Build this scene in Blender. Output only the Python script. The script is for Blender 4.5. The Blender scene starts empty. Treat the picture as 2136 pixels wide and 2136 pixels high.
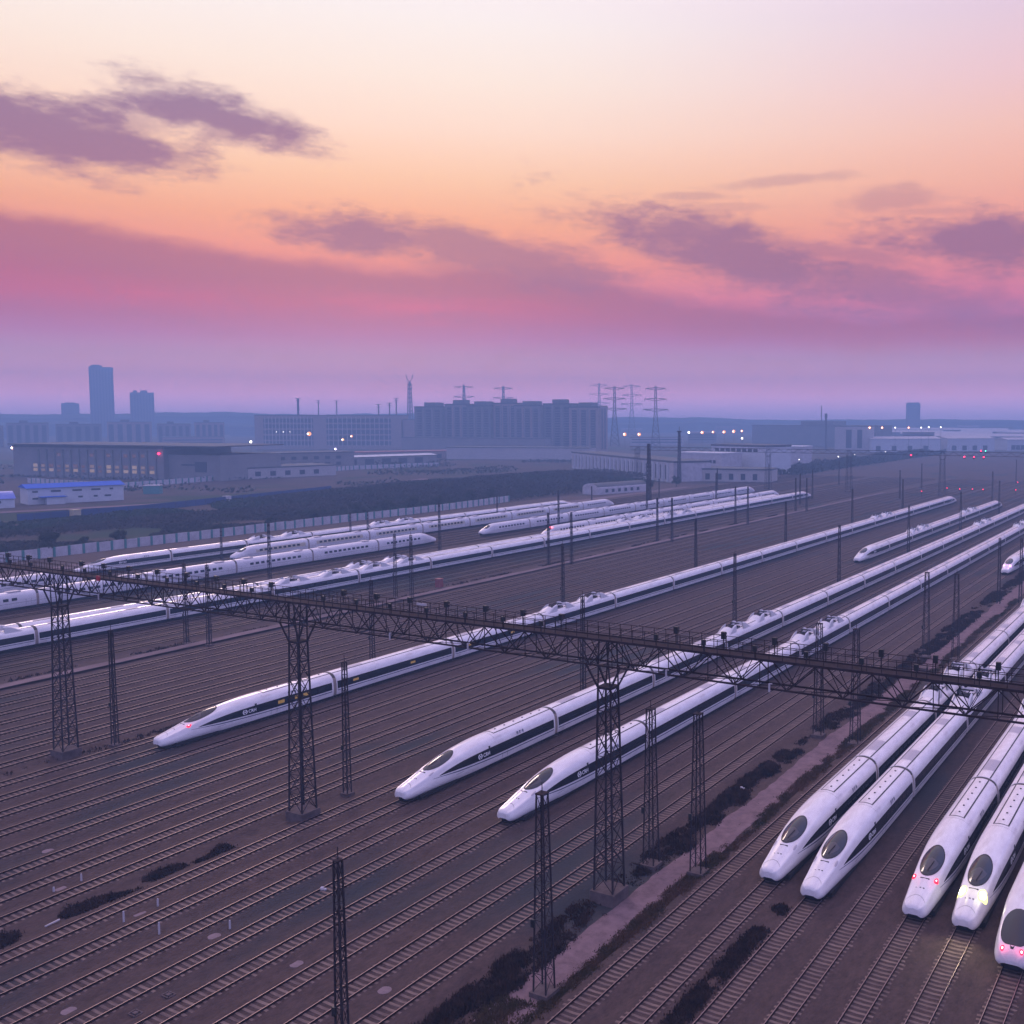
import bpy, math, random
from mathutils import Vector, noise
R = math.radians
random.seed(7)
S = bpy.context.scene
COL = S.collection

# ------------------------------------------------------------------ camera
cd = bpy.data.cameras.new('camera'); cam = bpy.data.objects.new('camera', cd); COL.objects.link(cam)
CAMH = 42.5
cam.location = (0, 0, CAMH)
cam.rotation_euler = (R(90 - 4.194), 0, R(28.145))
cd.sensor_width = 36; cd.lens = 36 * 2127.17 / 2136
cd.shift_x = (1068 - 1424) / 2136; cd.shift_y = -(1068 - 1025) / 2136
cd.clip_start = 1; cd.clip_end = 20000
S.camera = cam

# ------------------------------------------------------------------ view, exposure
S.view_settings.view_transform = 'Standard'; S.view_settings.look = 'None'
S.view_settings.exposure = 0.0; S.view_settings.gamma = 1.0
S.cycles.max_bounces = 6; S.cycles.diffuse_bounces = 2; S.cycles.glossy_bounces = 3
S.cycles.volume_bounces = 2; S.cycles.use_denoising = True

def lin(r, g, b):
    f = lambda c: (c / 255 / 12.92) if c / 255 <= 0.04045 else ((c / 255 + 0.055) / 1.055) ** 2.4
    return (f(r), f(g), f(b), 1)

# ------------------------------------------------------------------ dusk sky (world)
W = bpy.data.worlds.new('World'); S.world = W; W.use_nodes = True
nt = W.node_tree; N = nt.nodes; Lk = nt.links; N.clear()
def M(op, a, b=None, c=None, clamp=False):
    n = N.new('ShaderNodeMath'); n.operation = op; n.use_clamp = clamp
    for i, v in enumerate((a, b, c)):
        if v is None: continue
        if isinstance(v, (int, float)): n.inputs[i].default_value = v
        else: Lk.new(v, n.inputs[i])
    return n.outputs[0]
def sstep(v, lo, hi):
    n = N.new('ShaderNodeMapRange'); n.interpolation_type = 'SMOOTHSTEP'
    n.inputs[1].default_value = lo; n.inputs[2].default_value = hi
    Lk.new(v, n.inputs[0]); return n.outputs[0]
def ramp(v, stops, interp='LINEAR'):
    n = N.new('ShaderNodeValToRGB'); cr = n.color_ramp; cr.interpolation = interp
    while len(cr.elements) > 1: cr.elements.remove(cr.elements[-1])
    cr.elements[0].position = stops[0][0]; cr.elements[0].color = stops[0][1]
    for p, c in stops[1:]:
        e = cr.elements.new(p); e.color = c
    Lk.new(v, n.inputs[0]); return n.outputs[0]
def mix(f, a, b):
    n = N.new('ShaderNodeMix'); n.data_type = 'RGBA'
    if isinstance(f, (int, float)): n.inputs[0].default_value = f
    else: Lk.new(f, n.inputs[0])
    for i, v in ((6, a), (7, b)):
        if isinstance(v, tuple): n.inputs[i].default_value = v
        else: Lk.new(v, n.inputs[i])
    return n.outputs[2]
tc = N.new('ShaderNodeTexCoord'); sp = N.new('ShaderNodeSeparateXYZ'); Lk.new(tc.outputs['Generated'], sp.inputs[0])
dx, dy, dz = sp.outputs
ca, sa = math.cos(R(28.145)), math.sin(R(28.145))
side = M('ADD', M('MULTIPLY', dx, ca), M('MULTIPLY', dy, sa))
fwd = M('ADD', M('MULTIPLY', dx, -sa), M('MULTIPLY', dy, ca))
DEG = 57.29578
az = M('MULTIPLY', M('ARCTAN2', side, fwd), DEG)
el = M('MULTIPLY', M('ARCSINE', dz), DEG)
def fbm(sx, sy, scale, detail, seed):
    cx = N.new('ShaderNodeCombineXYZ'); Lk.new(M('MULTIPLY', az, sx), cx.inputs[0]); Lk.new(M('MULTIPLY', el, sy), cx.inputs[1]); cx.inputs[2].default_value = seed
    n = N.new('ShaderNodeTexNoise'); n.inputs['Scale'].default_value = scale; n.inputs['Detail'].default_value = detail
    n.inputs['Roughness'].default_value = 0.6
    Lk.new(cx.outputs[0], n.inputs['Vector']); return M('SUBTRACT', n.outputs[0], 0.5)
nz1 = fbm(0.26, 0.62, 1.0, 7, 3.1); nz2 = fbm(0.45, 1.0, 1.0, 6, 9.7); nz3 = fbm(0.05, 0.5, 1.0, 4, 5.5)
T20 = lambda st: [(p / 90.0, c) for p, c in st]
el90 = M('DIVIDE', el, 90.0, clamp=True)
clearL = ramp(el90, T20([(0, lin(158,134,192)), (1.5, lin(172,142,192)), (4, lin(205,125,160)), (6.2, lin(246,128,122)), (8.3, lin(255,150,108)), (10.3, lin(255,174,120)), (12.5, lin(255,204,162)), (15, lin(254,224,206)), (17.5, lin(252,234,226)), (20.5, lin(250,238,244)), (28, (1.05,0.9,1.1,1)), (90, (1.6,1.1,1.3,1))]))
clearR = ramp(el90, T20([(0, lin(158,136,192)), (1.5, lin(168,140,194)), (4, lin(190,122,168)), (6.2, lin(232,118,136)), (8.3, lin(248,138,126)), (10.3, lin(250,160,130)), (12.5, lin(248,178,152)), (15, lin(243,190,180)), (17.5, lin(234,190,206)), (20.5, lin(222,190,222)), (28, (0.95,0.8,1.1,1)), (90, (1.5,1.08,1.35,1))]))
clear = mix(sstep(az, -12, 24), clearL, clearR)
# low band of purple cloud: everything under a wandering edge
azn = M('DIVIDE', M('ADD', az, 40.0), 70.0, clamp=True)
edge_pts = [(-40, 9.6), (-33.3, 9.4), (-30.5, 9.2), (-27.5, 8.7), (-20.9, 8.1), (-16, 7.9), (-11, 8.1), (-7.2, 7.9), (-3, 7.0), (0, 6.5), (4.7, 6.0), (10, 5.4), (18, 5.6), (30, 6.0)]
edge = M('MULTIPLY', ramp(azn, [((a + 40) / 70, (e / 20, e / 20, e / 20, 1)) for a, e in edge_pts]), 20.0)
below = M('SUBTRACT', M('ADD', edge, M('MULTIPLY', nz1, 1.6)), el)
bandm = M('MULTIPLY', sstep(below, -0.45, 0.55), 0.97)
bandcol = ramp(el90, T20([(0, lin(158,136,192)), (2, lin(170,138,188)), (3.6, lin(174,120,174)), (5.0, lin(190,98,124)), (6.0, lin(206,86,102)), (7.0, lin(194,88,98)), (9.5, lin(182,98,100)), (12, lin(176,106,124))]))
streak = M('MULTIPLY', sstep(nz3, 0.02, 0.16), M('MULTIPLY', sstep(el, 4.2, 5.6), M('SUBTRACT', 1.0, sstep(el, 6.2, 7.6))))
bandcol = mix(M('MULTIPLY', streak, 0.75), bandcol, lin(236,92,112))
bandcol = mix(M('MULTIPLY', sstep(nz2, 0.0, 0.25), 0.40), bandcol, lin(162,102,128))
bandcol = mix(M('MULTIPLY', M('SUBTRACT', 1.0, sstep(below, 0.9, 2.8)), 0.85), bandcol, lin(178,94,102))
sky = mix(bandm, clear, bandcol)
clouds = [(-32.07, 13.2, 4.6, 1.25, 2, 1),(-29.0, 12.9, 3.2, 1.0, 3, 1),(-32.79, 13.77, 2.23, 0.82, 0, 0.7),(-25.3, 14.9, 2.5, 0.95, 6, 1),(-26.42, 15.32, 1.47, 0.56, -5, 0.8),(-23.2, 14.5, 3.0, 0.66, 9, 1),(-25.67, 12.51, 0.51, 0.31, -20, 0.6),(-27.92, 13.8, 1.85, 0.77, 0, 0.55),(-17.0, 9.5, 3.2, 0.85, 3, 1),(-13.2, 9.2, 3.8, 0.6, 8, 0.85),(-9.5, 8.6, 5.5, 0.9, 10, 0.85),(0.42, 9.9, 3.1, 0.9, 4, 0.95),(3.61, 8.63, 6.88, 1.23, 16, 1),(9.39, 7.27, 6.73, 0.92, 12, 0.8),(7.29, 9.09, 5.22, 0.4, 8, 0.6),(16.41, 9.28, 4.64, 1.08, 4, 1),(14.43, 9.62, 2.49, 0.54, 0, 0.8),(5.43, 12.67, 2.88, 0.22, -4, 0.35),(0.42, 11.96, 1.59, 0.17, 0, 0.35),(2.54, 11.35, 2.38, 0.17, 0, 0.25),(11.38, 11.51, 2.03, 0.44, 0, 0.4),(12.13, 11.96, 0.61, 0.34, 0, 0.35),(13.91, 10.86, 2.74, 0.24, 2, 0.3)]
nz4 = fbm(1.1, 3.2, 1.0, 8, 21.0); cnz = M('ADD', M('ADD', M('MULTIPLY', nz1, 1.7), M('MULTIPLY', nz2, 1.3)), M('MULTIPLY', nz4, 0.6))
acc = None
for (ax, ey, rx, ry, rot, st) in clouds:
    c, s = math.cos(R(-rot)), math.sin(R(-rot))
    px = M('SUBTRACT', az, ax); py = M('SUBTRACT', el, ey)
    u = M('DIVIDE', M('ADD', M('MULTIPLY', px, c), M('MULTIPLY', py, s)), rx)
    v = M('DIVIDE', M('SUBTRACT', M('MULTIPLY', py, c), M('MULTIPLY', px, s)), ry)
    d = M('SQRT', M('ADD', M('MULTIPLY', u, u), M('MULTIPLY', v, v)))
    d = M('ADD', M('MULTIPLY', d, 0.70), cnz)
    m = M('MULTIPLY', M('SUBTRACT', 1.0, sstep(d, 0.35, 1.35)), st)
    acc = m if acc is None else M('MAXIMUM', acc, m)
ccol = ramp(el90, T20([(5, lin(178,100,126)), (8, lin(170,98,112)), (10.5, lin(162,100,124)), (12.5, lin(154,98,130)), (15.5, lin(142,102,140))]))
sky = mix(M('MULTIPLY', acc, 0.92), sky, ccol)
comp = ramp(el90, T20([(0, (0.5,0.3,0.5,1)), (0.5, (1.1,0.55,0.8,1)), (1.0, (1.75,0.65,0.75,1)), (1.5, (1.7,0.5,0.35,1)), (2.1, (1.3,0.36,0.07,1)), (3.1, (0.6,0.2,0,1)), (4.2, (0.3,0.03,0,1)), (5.0, (0.16,0,0,1)), (7, (0.09,0,0,1)), (11, (0.17,0.05,0,1)), (14, (0.2,0.08,0,1)), (20, (0.16,0.13,0.02,1)), (32, (0,0,0,1))]))
cm = N.new('ShaderNodeMix'); cm.data_type = 'RGBA'; cm.blend_type = 'ADD'; Lk.new(M('SUBTRACT', 1.0, M('MULTIPLY', acc, 0.8)), cm.inputs[0]); Lk.new(sky, cm.inputs[6]); Lk.new(comp, cm.inputs[7]); sky = cm.outputs[2]
# cool half of the sky behind the viewer and overhead
back = ramp(el90, T20([(0, (0.42, 0.48, 1.05, 1)), (15, (0.52, 0.58, 1.3, 1)), (45, (0.88, 0.82, 1.5, 1)), (90, (1.5, 1.08, 1.30, 1))]))
sky = mix(M('MULTIPLY', M('MAXIMUM', M('SUBTRACT', 1.0, sstep(fwd, -0.5, 0.62)), sstep(az, 24, 62)), 0.95), sky, back)
low = N.new('ShaderNodeMix'); low.data_type = 'RGBA'
Lk.new(sstep(el, -3, -0.2), low.inputs[0]); low.inputs[6].default_value = (0.12, 0.11, 0.2, 1); Lk.new(sky, low.inputs[7])
nish = N.new('ShaderNodeTexSky'); nish.sky_type = 'NISHITA'; nish.sun_disc = False
nish.sun_elevation = R(2); nish.sun_rotation = R(-45); nish.altitude = 50; nish.dust_density = 3
bg1 = N.new('ShaderNodeBackground'); Lk.new(low.outputs[2], bg1.inputs[0]); bg1.inputs[1].default_value = 1.0
bg2 = N.new('ShaderNodeBackground'); Lk.new(nish.outputs[0], bg2.inputs[0]); bg2.inputs[1].default_value = 0.01
ad = N.new('ShaderNodeAddShader'); Lk.new(bg1.outputs[0], ad.inputs[0]); Lk.new(bg2.outputs[0], ad.inputs[1])
wo = N.new('ShaderNodeOutputWorld'); Lk.new(ad.outputs[0], wo.inputs[0])

# ------------------------------------------------------------------ faint after-sunset sun
sd = bpy.data.lights.new('sun', 'SUN'); sun = bpy.data.objects.new('sun', sd); COL.objects.link(sun)
sd.energy = 0.8; sd.angle = R(12); sd.color = (1.0, 0.72, 0.66)
sdir = Vector((-0.75, 0.55, 0.42)); sun.rotation_euler = sdir.to_track_quat('Z', 'Y').to_euler()
sun.location = (-100, 100, 200)

# ------------------------------------------------------------------ helpers
class MB:
    def __init__(s): s.v = []; s.f = []; s.m = []
    def quad(s, a, b, c, d, mi=0):
        n = len(s.v); s.v += [a, b, c, d]; s.f.append((n, n+1, n+2, n+3)); s.m.append(mi)
    def tri(s, a, b, c, mi=0):
        n = len(s.v); s.v += [a, b, c]; s.f.append((n, n+1, n+2)); s.m.append(mi)
    def box(s, x0, x1, y0, y1, z0, z1, mi=0):
        n = len(s.v)
        s.v += [(x0,y0,z0),(x1,y0,z0),(x1,y1,z0),(x0,y1,z0),(x0,y0,z1),(x1,y0,z1),(x1,y1,z1),(x0,y1,z1)]
        for q in ((0,3,2,1),(4,5,6,7),(0,1,5,4),(1,2,6,5),(2,3,7,6),(3,0,4,7)):
            s.f.append(tuple(n + i for i in q)); s.m.append(mi)
    def bar(s, a, b, t, mi=0, t2=None):
        a = Vector(a); b = Vector(b); d = (b - a)
        if d.length < 1e-6: return
        d.normalize(); up = Vector((0,0,1)) if abs(d.z) < 0.95 else Vector((1,0,0))
        x = d.cross(up).normalized(); y = x.cross(d).normalized()
        t2 = t2 or t; n = len(s.v)
        for p in (a, b):
            for i, j in ((-1,-1),(1,-1),(1,1),(-1,1)):
                s.v.append(tuple(p + x * (i*t/2) + y * (j*t2/2)))
        for q in ((0,3,2,1),(4,5,6,7),(0,1,5,4),(1,2,6,5),(2,3,7,6),(3,0,4,7)):
            s.f.append(tuple(n + i for i in q)); s.m.append(mi)
    def grid(s, rows, mi=0, flip=False):
        n = len(s.v); w = len(rows[0])
        for r in rows: s.v += [tuple(p) for p in r]
        for i in range(len(rows)-1):
            for j in range(w-1):
                q = (n+i*w+j, n+i*w+j+1, n+(i+1)*w+j+1, n+(i+1)*w+j)
                s.f.append(q[::-1] if flip else q); s.m.append(mi)
    def prism(s, pts, z0, z1, mi=0):
        n = len(s.v); k = len(pts)
        s.v += [(x,y,z0) for x,y in pts] + [(x,y,z1) for x,y in pts]
        s.f.append(tuple(n+i for i in reversed(range(k)))); s.m.append(mi)
        s.f.append(tuple(n+k+i for i in range(k))); s.m.append(mi)
        for i in range(k):
            j = (i+1) % k; s.f.append((n+i, n+j, n+k+j, n+k+i)); s.m.append(mi)
    def ball(s, c, r, mi=0, nu=10, nv=6):
        rows = []
        for i in range(nv+1):
            t = math.pi*i/nv
            rows.append([(c[0]+r*math.sin(t)*math.cos(2*math.pi*j/nu), c[1]+r*math.sin(t)*math.sin(2*math.pi*j/nu), c[2]+r*math.cos(t)) for j in range(nu+1)])
        s.grid(rows, mi, flip=True)
    def mesh(s, name, mats, smooth=False):
        me = bpy.data.meshes.new(name); me.from_pydata(s.v, [], s.f); me.update()
        for m in mats: me.materials.append(m)
        if len(mats) > 1: me.polygons.foreach_set('material_index', s.m)
        if smooth: me.polygons.foreach_set('use_smooth', [True]*len(s.f))
        return me
def link(name, me, parent=None, loc=(0,0,0), rz=0):
    o = bpy.data.objects.new(name, me); COL.objects.link(o); o.location = loc; o.rotation_euler = (0,0,rz)
    if parent is not None: o.parent = parent
    return o
def build(name, mb, mats, parent=None, smooth=False, loc=(0,0,0), rz=0):
    if not isinstance(mats, (list, tuple)): mats = [mats]
    return link(name, mb.mesh(name, mats, smooth), parent, loc, rz)
def tag(o, label, cat, group=None, kind=None):
    if label: o['label'] = label
    if cat: o['category'] = cat
    if group: o['group'] = group
    if kind: o['kind'] = kind
    return o
def thing(name, loc, label, cat, group=None, rz=0):
    return tag(link(name, None, None, loc, rz), label, cat, group)
def copy_tree(o, parent=None):
    c = o.copy(); COL.objects.link(c)
    if parent is not None: c.parent = parent
    for ch in o.children: copy_tree(ch, c)
    return c
ORD = ['first','second','third','fourth','fifth','sixth','seventh','eighth','ninth','tenth','eleventh','twelfth','thirteenth','fourteenth','fifteenth','sixteenth']

def mat(name, col, rough=0.8, metal=0.0, var=0.0, vscale=1.0, col2=None, bump=0.0, bscale=20.0, stretch=(1,1,1), spec=0.5, emit=None, estr=0, coord='Object', col3=None, v3scale=0.1, v3lo=0.5, v3hi=0.65, detail=6):
    m = bpy.data.materials.new(name); m.use_nodes = True; t = m.node_tree; b = t.nodes['Principled BSDF']
    b.inputs['Base Color'].default_value = (*col, 1); b.inputs['Roughness'].default_value = rough; b.inputs['Metallic'].default_value = metal
    b.inputs['Specular IOR Level'].default_value = spec
    if emit: b.inputs['Emission Color'].default_value = (*emit, 1); b.inputs['Emission Strength'].default_value = estr
    if col2 is not None or bump or col3 is not None:
        c = t.nodes.new('ShaderNodeTexCoord'); mp = t.nodes.new('ShaderNodeMapping'); mp.inputs['Scale'].default_value = stretch
        t.links.new(c.outputs[coord], mp.inputs[0])
        out = None
        if col2 is not None:
            n = t.nodes.new('ShaderNodeTexNoise'); n.inputs['Scale'].default_value = vscale; n.inputs['Detail'].default_value = detail; n.inputs['Roughness'].default_value = 0.65
            t.links.new(mp.outputs[0], n.inputs['Vector'])
            r = t.nodes.new('ShaderNodeMapRange'); r.inputs[1].default_value = 0.32; r.inputs[2].default_value = 0.68; t.links.new(n.outputs[0], r.inputs[0])
            x = t.nodes.new('ShaderNodeMix'); x.data_type = 'RGBA'; t.links.new(r.outputs[0], x.inputs[0])
            x.inputs[6].default_value = (*col, 1); x.inputs[7].default_value = (*col2, 1); out = x.outputs[2]
        if col3 is not None:
            n = t.nodes.new('ShaderNodeTexNoise'); n.inputs['Scale'].default_value = v3scale; n.inputs['Detail'].default_value = 5
            t.links.new(mp.outputs[0], n.inputs['Vector'])
            r = t.nodes.new('ShaderNodeMapRange'); r.interpolation_type = 'SMOOTHSTEP'; r.inputs[1].default_value = v3lo; r.inputs[2].default_value = v3hi; t.links.new(n.outputs[0], r.inputs[0])
            x = t.nodes.new('ShaderNodeMix'); x.data_type = 'RGBA'; t.links.new(r.outputs[0], x.inputs[0])
            if out: t.links.new(out, x.inputs[6])
            else: x.inputs[6].default_value = (*col, 1)
            x.inputs[7].default_value = (*col3, 1); out = x.outputs[2]
        if out: t.links.new(out, b.inputs['Base Color'])
        if bump:
            n = t.nodes.new('ShaderNodeTexNoise'); n.inputs['Scale'].default_value = bscale; n.inputs['Detail'].default_value = 4
            t.links.new(mp.outputs[0], n.inputs['Vector'])
            bp = t.nodes.new('ShaderNodeBump'); bp.inputs['Strength'].default_value = bump; bp.inputs['Distance'].default_value = 0.1
            t.links.new(n.outputs[0], bp.inputs['Height']); t.links.new(bp.outputs[0], b.inputs['Normal'])
    return m
def glow(name, col, s): return mat(name, (0.02,0.02,0.02), emit=col, estr=s)

M_field = mat('field_soil', (0.050,0.042,0.036), 1, col2=(0.085,0.066,0.055), vscale=0.02, col3=(0.035,0.055,0.030), v3scale=0.008, spec=0.1)
M_ballast = mat('ballast', (0.036,0.022,0.021), 0.95, col2=(0.090,0.057,0.052), vscale=1.5, stretch=(1,0.5,1), bump=0.9, bscale=5, spec=0.2, col3=(0.030,0.031,0.036), v3scale=0.045, v3lo=0.52, v3hi=0.68, detail=10)
for n_ in M_ballast.node_tree.nodes:
    if n_.type == 'TEX_NOISE' and abs(n_.inputs['Scale'].default_value - 1.5) < 0.01: n_.inputs['Roughness'].default_value = 0.82
M_path = mat('path_dirt', (0.20,0.135,0.15), 1, col2=(0.12,0.08,0.088), vscale=0.9, bump=0.4, bscale=3, spec=0.1)
M_strip = mat('cable_path_concrete', (0.20,0.145,0.155), 1, col2=(0.11,0.08,0.085), vscale=0.35, stretch=(1,0.3,1), spec=0.1)
M_rail = mat('rail_rust', (0.030,0.012,0.010), 0.85, col2=(0.016,0.007,0.007), vscale=2, spec=0.1)
M_railtop = mat('rail_running_surface', (0.26,0.17,0.17), 0.42, metal=0.5)
M_sleeper = mat('sleeper_concrete', (0.215,0.155,0.13), 0.95, col2=(0.075,0.05,0.052), vscale=1.3, stretch=(0.3,1.66,1), spec=0.2)
M_white = mat('train_white_paint', (0.80,0.77,0.80), 0.24, col2=(0.66,0.62,0.66), vscale=1.4, stretch=(1.3,0.35,1.0), spec=0.55, col3=(0.50,0.45,0.47), v3scale=0.8, v3lo=0.55, v3hi=0.85)
M_white2 = mat('old_train_white_paint', (0.66,0.64,0.70), 0.38, col2=(0.52,0.50,0.56), vscale=0.6, stretch=(1,0.35,1), spec=0.4)
M_band = mat('window_band_black', (0.008,0.009,0.016), 0.22, spec=0.35)
M_glassd = mat('window_glass_dark', (0.012,0.015,0.025), 0.08, spec=0.5)
M_wind = mat('windscreen_glass', (0.010,0.012,0.022), 0.10, spec=0.55)
M_wind2 = mat('windscreen_painted_sheen', (0.05,0.045,0.055), 0.12, spec=0.5)  # paler tone: reflection and hint of the cab interior painted into the glass
M_blue = mat('stripe_blue', (0.006,0.022,0.075), 0.35)
M_under = mat('underframe', (0.018,0.016,0.020), 0.85, spec=0.2)
M_gang = mat('gangway_rubber', (0.055,0.045,0.042), 0.7)
M_gangs = mat('gangway_side', (0.26,0.20,0.18), 0.6)
M_groove = mat('roof_groove', (0.014,0.013,0.018), 0.7)
M_rgrey = mat('roof_unit_grey', (0.40,0.37,0.43), 0.55)
M_shield = mat('shield_white', (0.62,0.60,0.64), 0.4)
M_logo = mat('logo_silver', (0.75,0.76,0.80), 0.5)
M_cream = mat('side_panel_cream', (0.50,0.44,0.34), 0.45, col2=(0.40,0.36,0.32), vscale=0.4)
M_steel = mat('mast_steel', (0.020,0.014,0.018), 0.9, metal=0.0, col2=(0.042,0.028,0.032), vscale=1.5, spec=0.12)
M_steel_lo = mat('far_steel', (0.05,0.05,0.06), 0.8)
M_conc = mat('foundation_concrete', (0.13,0.095,0.095), 0.95, col2=(0.07,0.05,0.05), vscale=1.2, spec=0.2)
M_sign = mat('signal_black', (0.010,0.010,0.012), 0.5)
M_redbox = mat('red_enamel', (0.36,0.015,0.03), 0.5)
M_whitew = mat('whitewash', (0.50,0.47,0.51), 0.9, col2=(0.34,0.31,0.35), vscale=0.4)
M_teal = mat('teal_paint', (0.05,0.20,0.20), 0.7)
M_bfence = mat('blue_sheet_fence', (0.015,0.05,0.17), 0.6, col2=(0.012,0.035,0.11), vscale=0.1)
M_broof = mat('blue_sheet_roof', (0.03,0.10,0.48), 0.85, spec=0.1)
M_shedw = mat('shed_wall_white', (0.52,0.53,0.58), 0.7, col2=(0.44,0.45,0.5), vscale=0.3)
M_win = mat('window_dark', (0.03,0.035,0.05), 0.3)
M_bl = [mat('render_grey', (0.22,0.20,0.20), 0.9, col2=(0.17,0.155,0.16), vscale=0.08), mat('render_pink', (0.30,0.22,0.20), 0.9, col2=(0.25,0.19,0.18), vscale=0.08), mat('render_pale', (0.42,0.38,0.38), 0.9, col2=(0.34,0.31,0.32), vscale=0.06), mat('render_green_grey', (0.12,0.13,0.13), 0.9, col2=(0.16,0.16,0.15), vscale=0.08)]
M_roofd = mat('roof_dark', (0.055,0.06,0.07), 0.9, col2=(0.09,0.09,0.10), vscale=0.1)
M_leafd = mat('leaf_dark', (0.020,0.026,0.018), 0.95, col2=(0.042,0.046,0.028), vscale=0.35, spec=0.1)
M_leafb = mat('scrub_brown', (0.016,0.010,0.010), 1, col2=(0.070,0.036,0.026), vscale=0.9, spec=0.05)
M_grass = mat('dry_grass', (0.040,0.042,0.016), 1, col2=(0.13,0.062,0.038), vscale=0.16, spec=0.05)
M_bank = mat('bank_growth', (0.030,0.030,0.024), 1, col2=(0.060,0.048,0.038), vscale=0.03, col3=(0.032,0.050,0.026), v3scale=0.02, spec=0.05)
M_bark = mat('bark', (0.05,0.04,0.035), 1)
G_warm = glow('lamp_sodium', (1.0,0.30,0.07), 3.2); G_white = glow('lamp_white', (1.0,0.93,0.85), 5)
G_red = glow('lamp_red', (1.0,0.02,0.08), 9); G_green = glow('lamp_green', (0.1,1.0,0.6), 5)
G_lit = glow('lit_window_warm', (1.0,0.66,0.50), 0.33); G_lit2 = glow('lit_window_yellow', (1.0,0.55,0.12), 0.22)
G_lit_b = glow('lit_window_dim', (1.0,0.60,0.46), 0.20); G_lit_c = glow('lit_window_faint', (1.0,0.45,0.42), 0.11)
G_tail = glow('tail_light_halo', (1.0,0.015,0.05), 2.6); G_head = glow('head_light_halo', (1.0,0.95,0.30), 2.2); G_pink = glow('head_light_violet_halo', (1.0,0.35,1.0), 2.4)
G_core_r = glow('tail_light_core', (1.0,0.45,0.55), 5); G_core_w = glow('head_light_core', (1.0,1.0,0.9), 9)

# ------------------------------------------------------------------ track layout (x of each centre line)
X_NEAR = [-163.6,-158.9,-154.2,-149.5,-144.8,-140.2,-135.5,-130.9, -124.2,-119.7,-114.8,-109.5,-104.2,-99.1,-94.5,-90.1, -83.8,-79.3,-74.7,-70.2,-65.5,-60.7,-56.3,-52.0, -40.1,-35.6,-31.0,-26.6,-22.1,-17.9,-13.3,-8.7,-4.2]
X_FAR = [-177.4,-182.2,-186.8,-191.1,-195.4,-200.0,-204.8,-211.0,-216.5,-227.2,-231.9,-236.5,-241.2,-246.0,-250.6,-258.5,-263.0,-268.4,-273.0,-277.6]
def gz(x, y):
    d = min(abs(x - t) for t in (X_NEAR + X_FAR))
    z = -0.205 if d < 0.72 else (-0.178 if d < 1.55 else -0.185)
    if d > 1.55: z -= min((d - 1.55) * 0.30, 0.26)
    if -49.7 < x < -41.9: z = -0.52 + 0.10 * noise.noise((x*0.5, y*0.12, 0))
    if d > 0.9: z += (0.03 if d < 1.6 else 0.07) * noise.noise((x*1.3, y*0.5, 3)) + 0.03 * noise.noise((x*3, y*2, 7))
    if abs(x + 33.2) < 0.75 and y < 80: z += 0.26 * (1 - abs(x + 33.2)/0.75) * (0.6 + noise.noise((x, y*0.5, 4)))
    return z

# ground
def ring(r_): return [(r_*math.cos(R(a)), r_*math.sin(R(a))) for a in range(-30, 211, 10)]
mb = MB(); mb.v = [(x, y, -1.3) for x, y in ring(3240)]; mb.f = [tuple(range(len(mb.v)))]; mb.m = [0]
tag(build('ground', mb, M_field), 'dark flat ground around the railway yard', None, kind='structure')
ys = []; y = 20.0
while y < 760: ys.append(y); y += 0.7 if y < 150 else (2.0 if y < 300 else 8.0)
def ygrid(x0, x1, dx_, ya, yb, off=0.0, edge=0.0):
    n = max(2, int(round((x1-x0)/dx_))); rows = []
    for yy in [q for q in ys if ya <= q <= yb]:
        e0 = edge*noise.noise((yy*0.12, x0, 1)) + 0.5*edge*noise.noise((yy*0.5, x0, 4)); e1 = edge*noise.noise((yy*0.12, x1, 2)) + 0.5*edge*noise.noise((yy*0.5, x1, 8)); r = []
        for i in range(n+1):
            xx = x0 + e0 + (x1 + e1 - x0 - e0)*i/n; r.append((xx, yy, gz(xx, yy) + off))
        rows.append(r)
    m = MB(); m.grid(rows); return m
tag(build('ballast_ground', ygrid(-176.0, 0.0, 0.55, 20, 760), M_ballast, smooth=True), 'brown crushed stone covering the railway yard', None, kind='structure')
m2 = MB(); rows = [[(-318 + (318-176)*i/60, yy, -0.30 - (0.9 if i == 0 else 0)) for i in range(61)] for yy in range(60, 761, 20)]; m2.grid(rows)
tag(build('ballast_ground', m2, M_ballast), 'brown crushed stone under the far row of trains', None, kind='structure')
tag(build('path', ygrid(-46.1, -43.0, 0.4, 30, 420, 0.03, 0.7), M_path, smooth=True), 'pale dirt path between the two halves of the yard', None, kind='structure')
m2 = MB(); m2.grid([[(-171.0 + 0.5*noise.noise((yy*0.05,0,0)), yy, -0.05), (-168.5 + 0.5*noise.noise((yy*0.06,3,0)), yy, -0.05)] for yy in range(60, 560, 3)])
tag(build('path', m2, M_strip), 'pale narrow strip running between the middle tracks', None, kind='structure')
m2 = MB(); m2.grid([[(-294.0, yy, -0.22), (-287.0, yy, -0.22)] for yy in range(60, 560, 10)])
tag(build('service_road', m2, M_strip), 'pale service road beside the white boundary fence', None, kind='structure')

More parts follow.
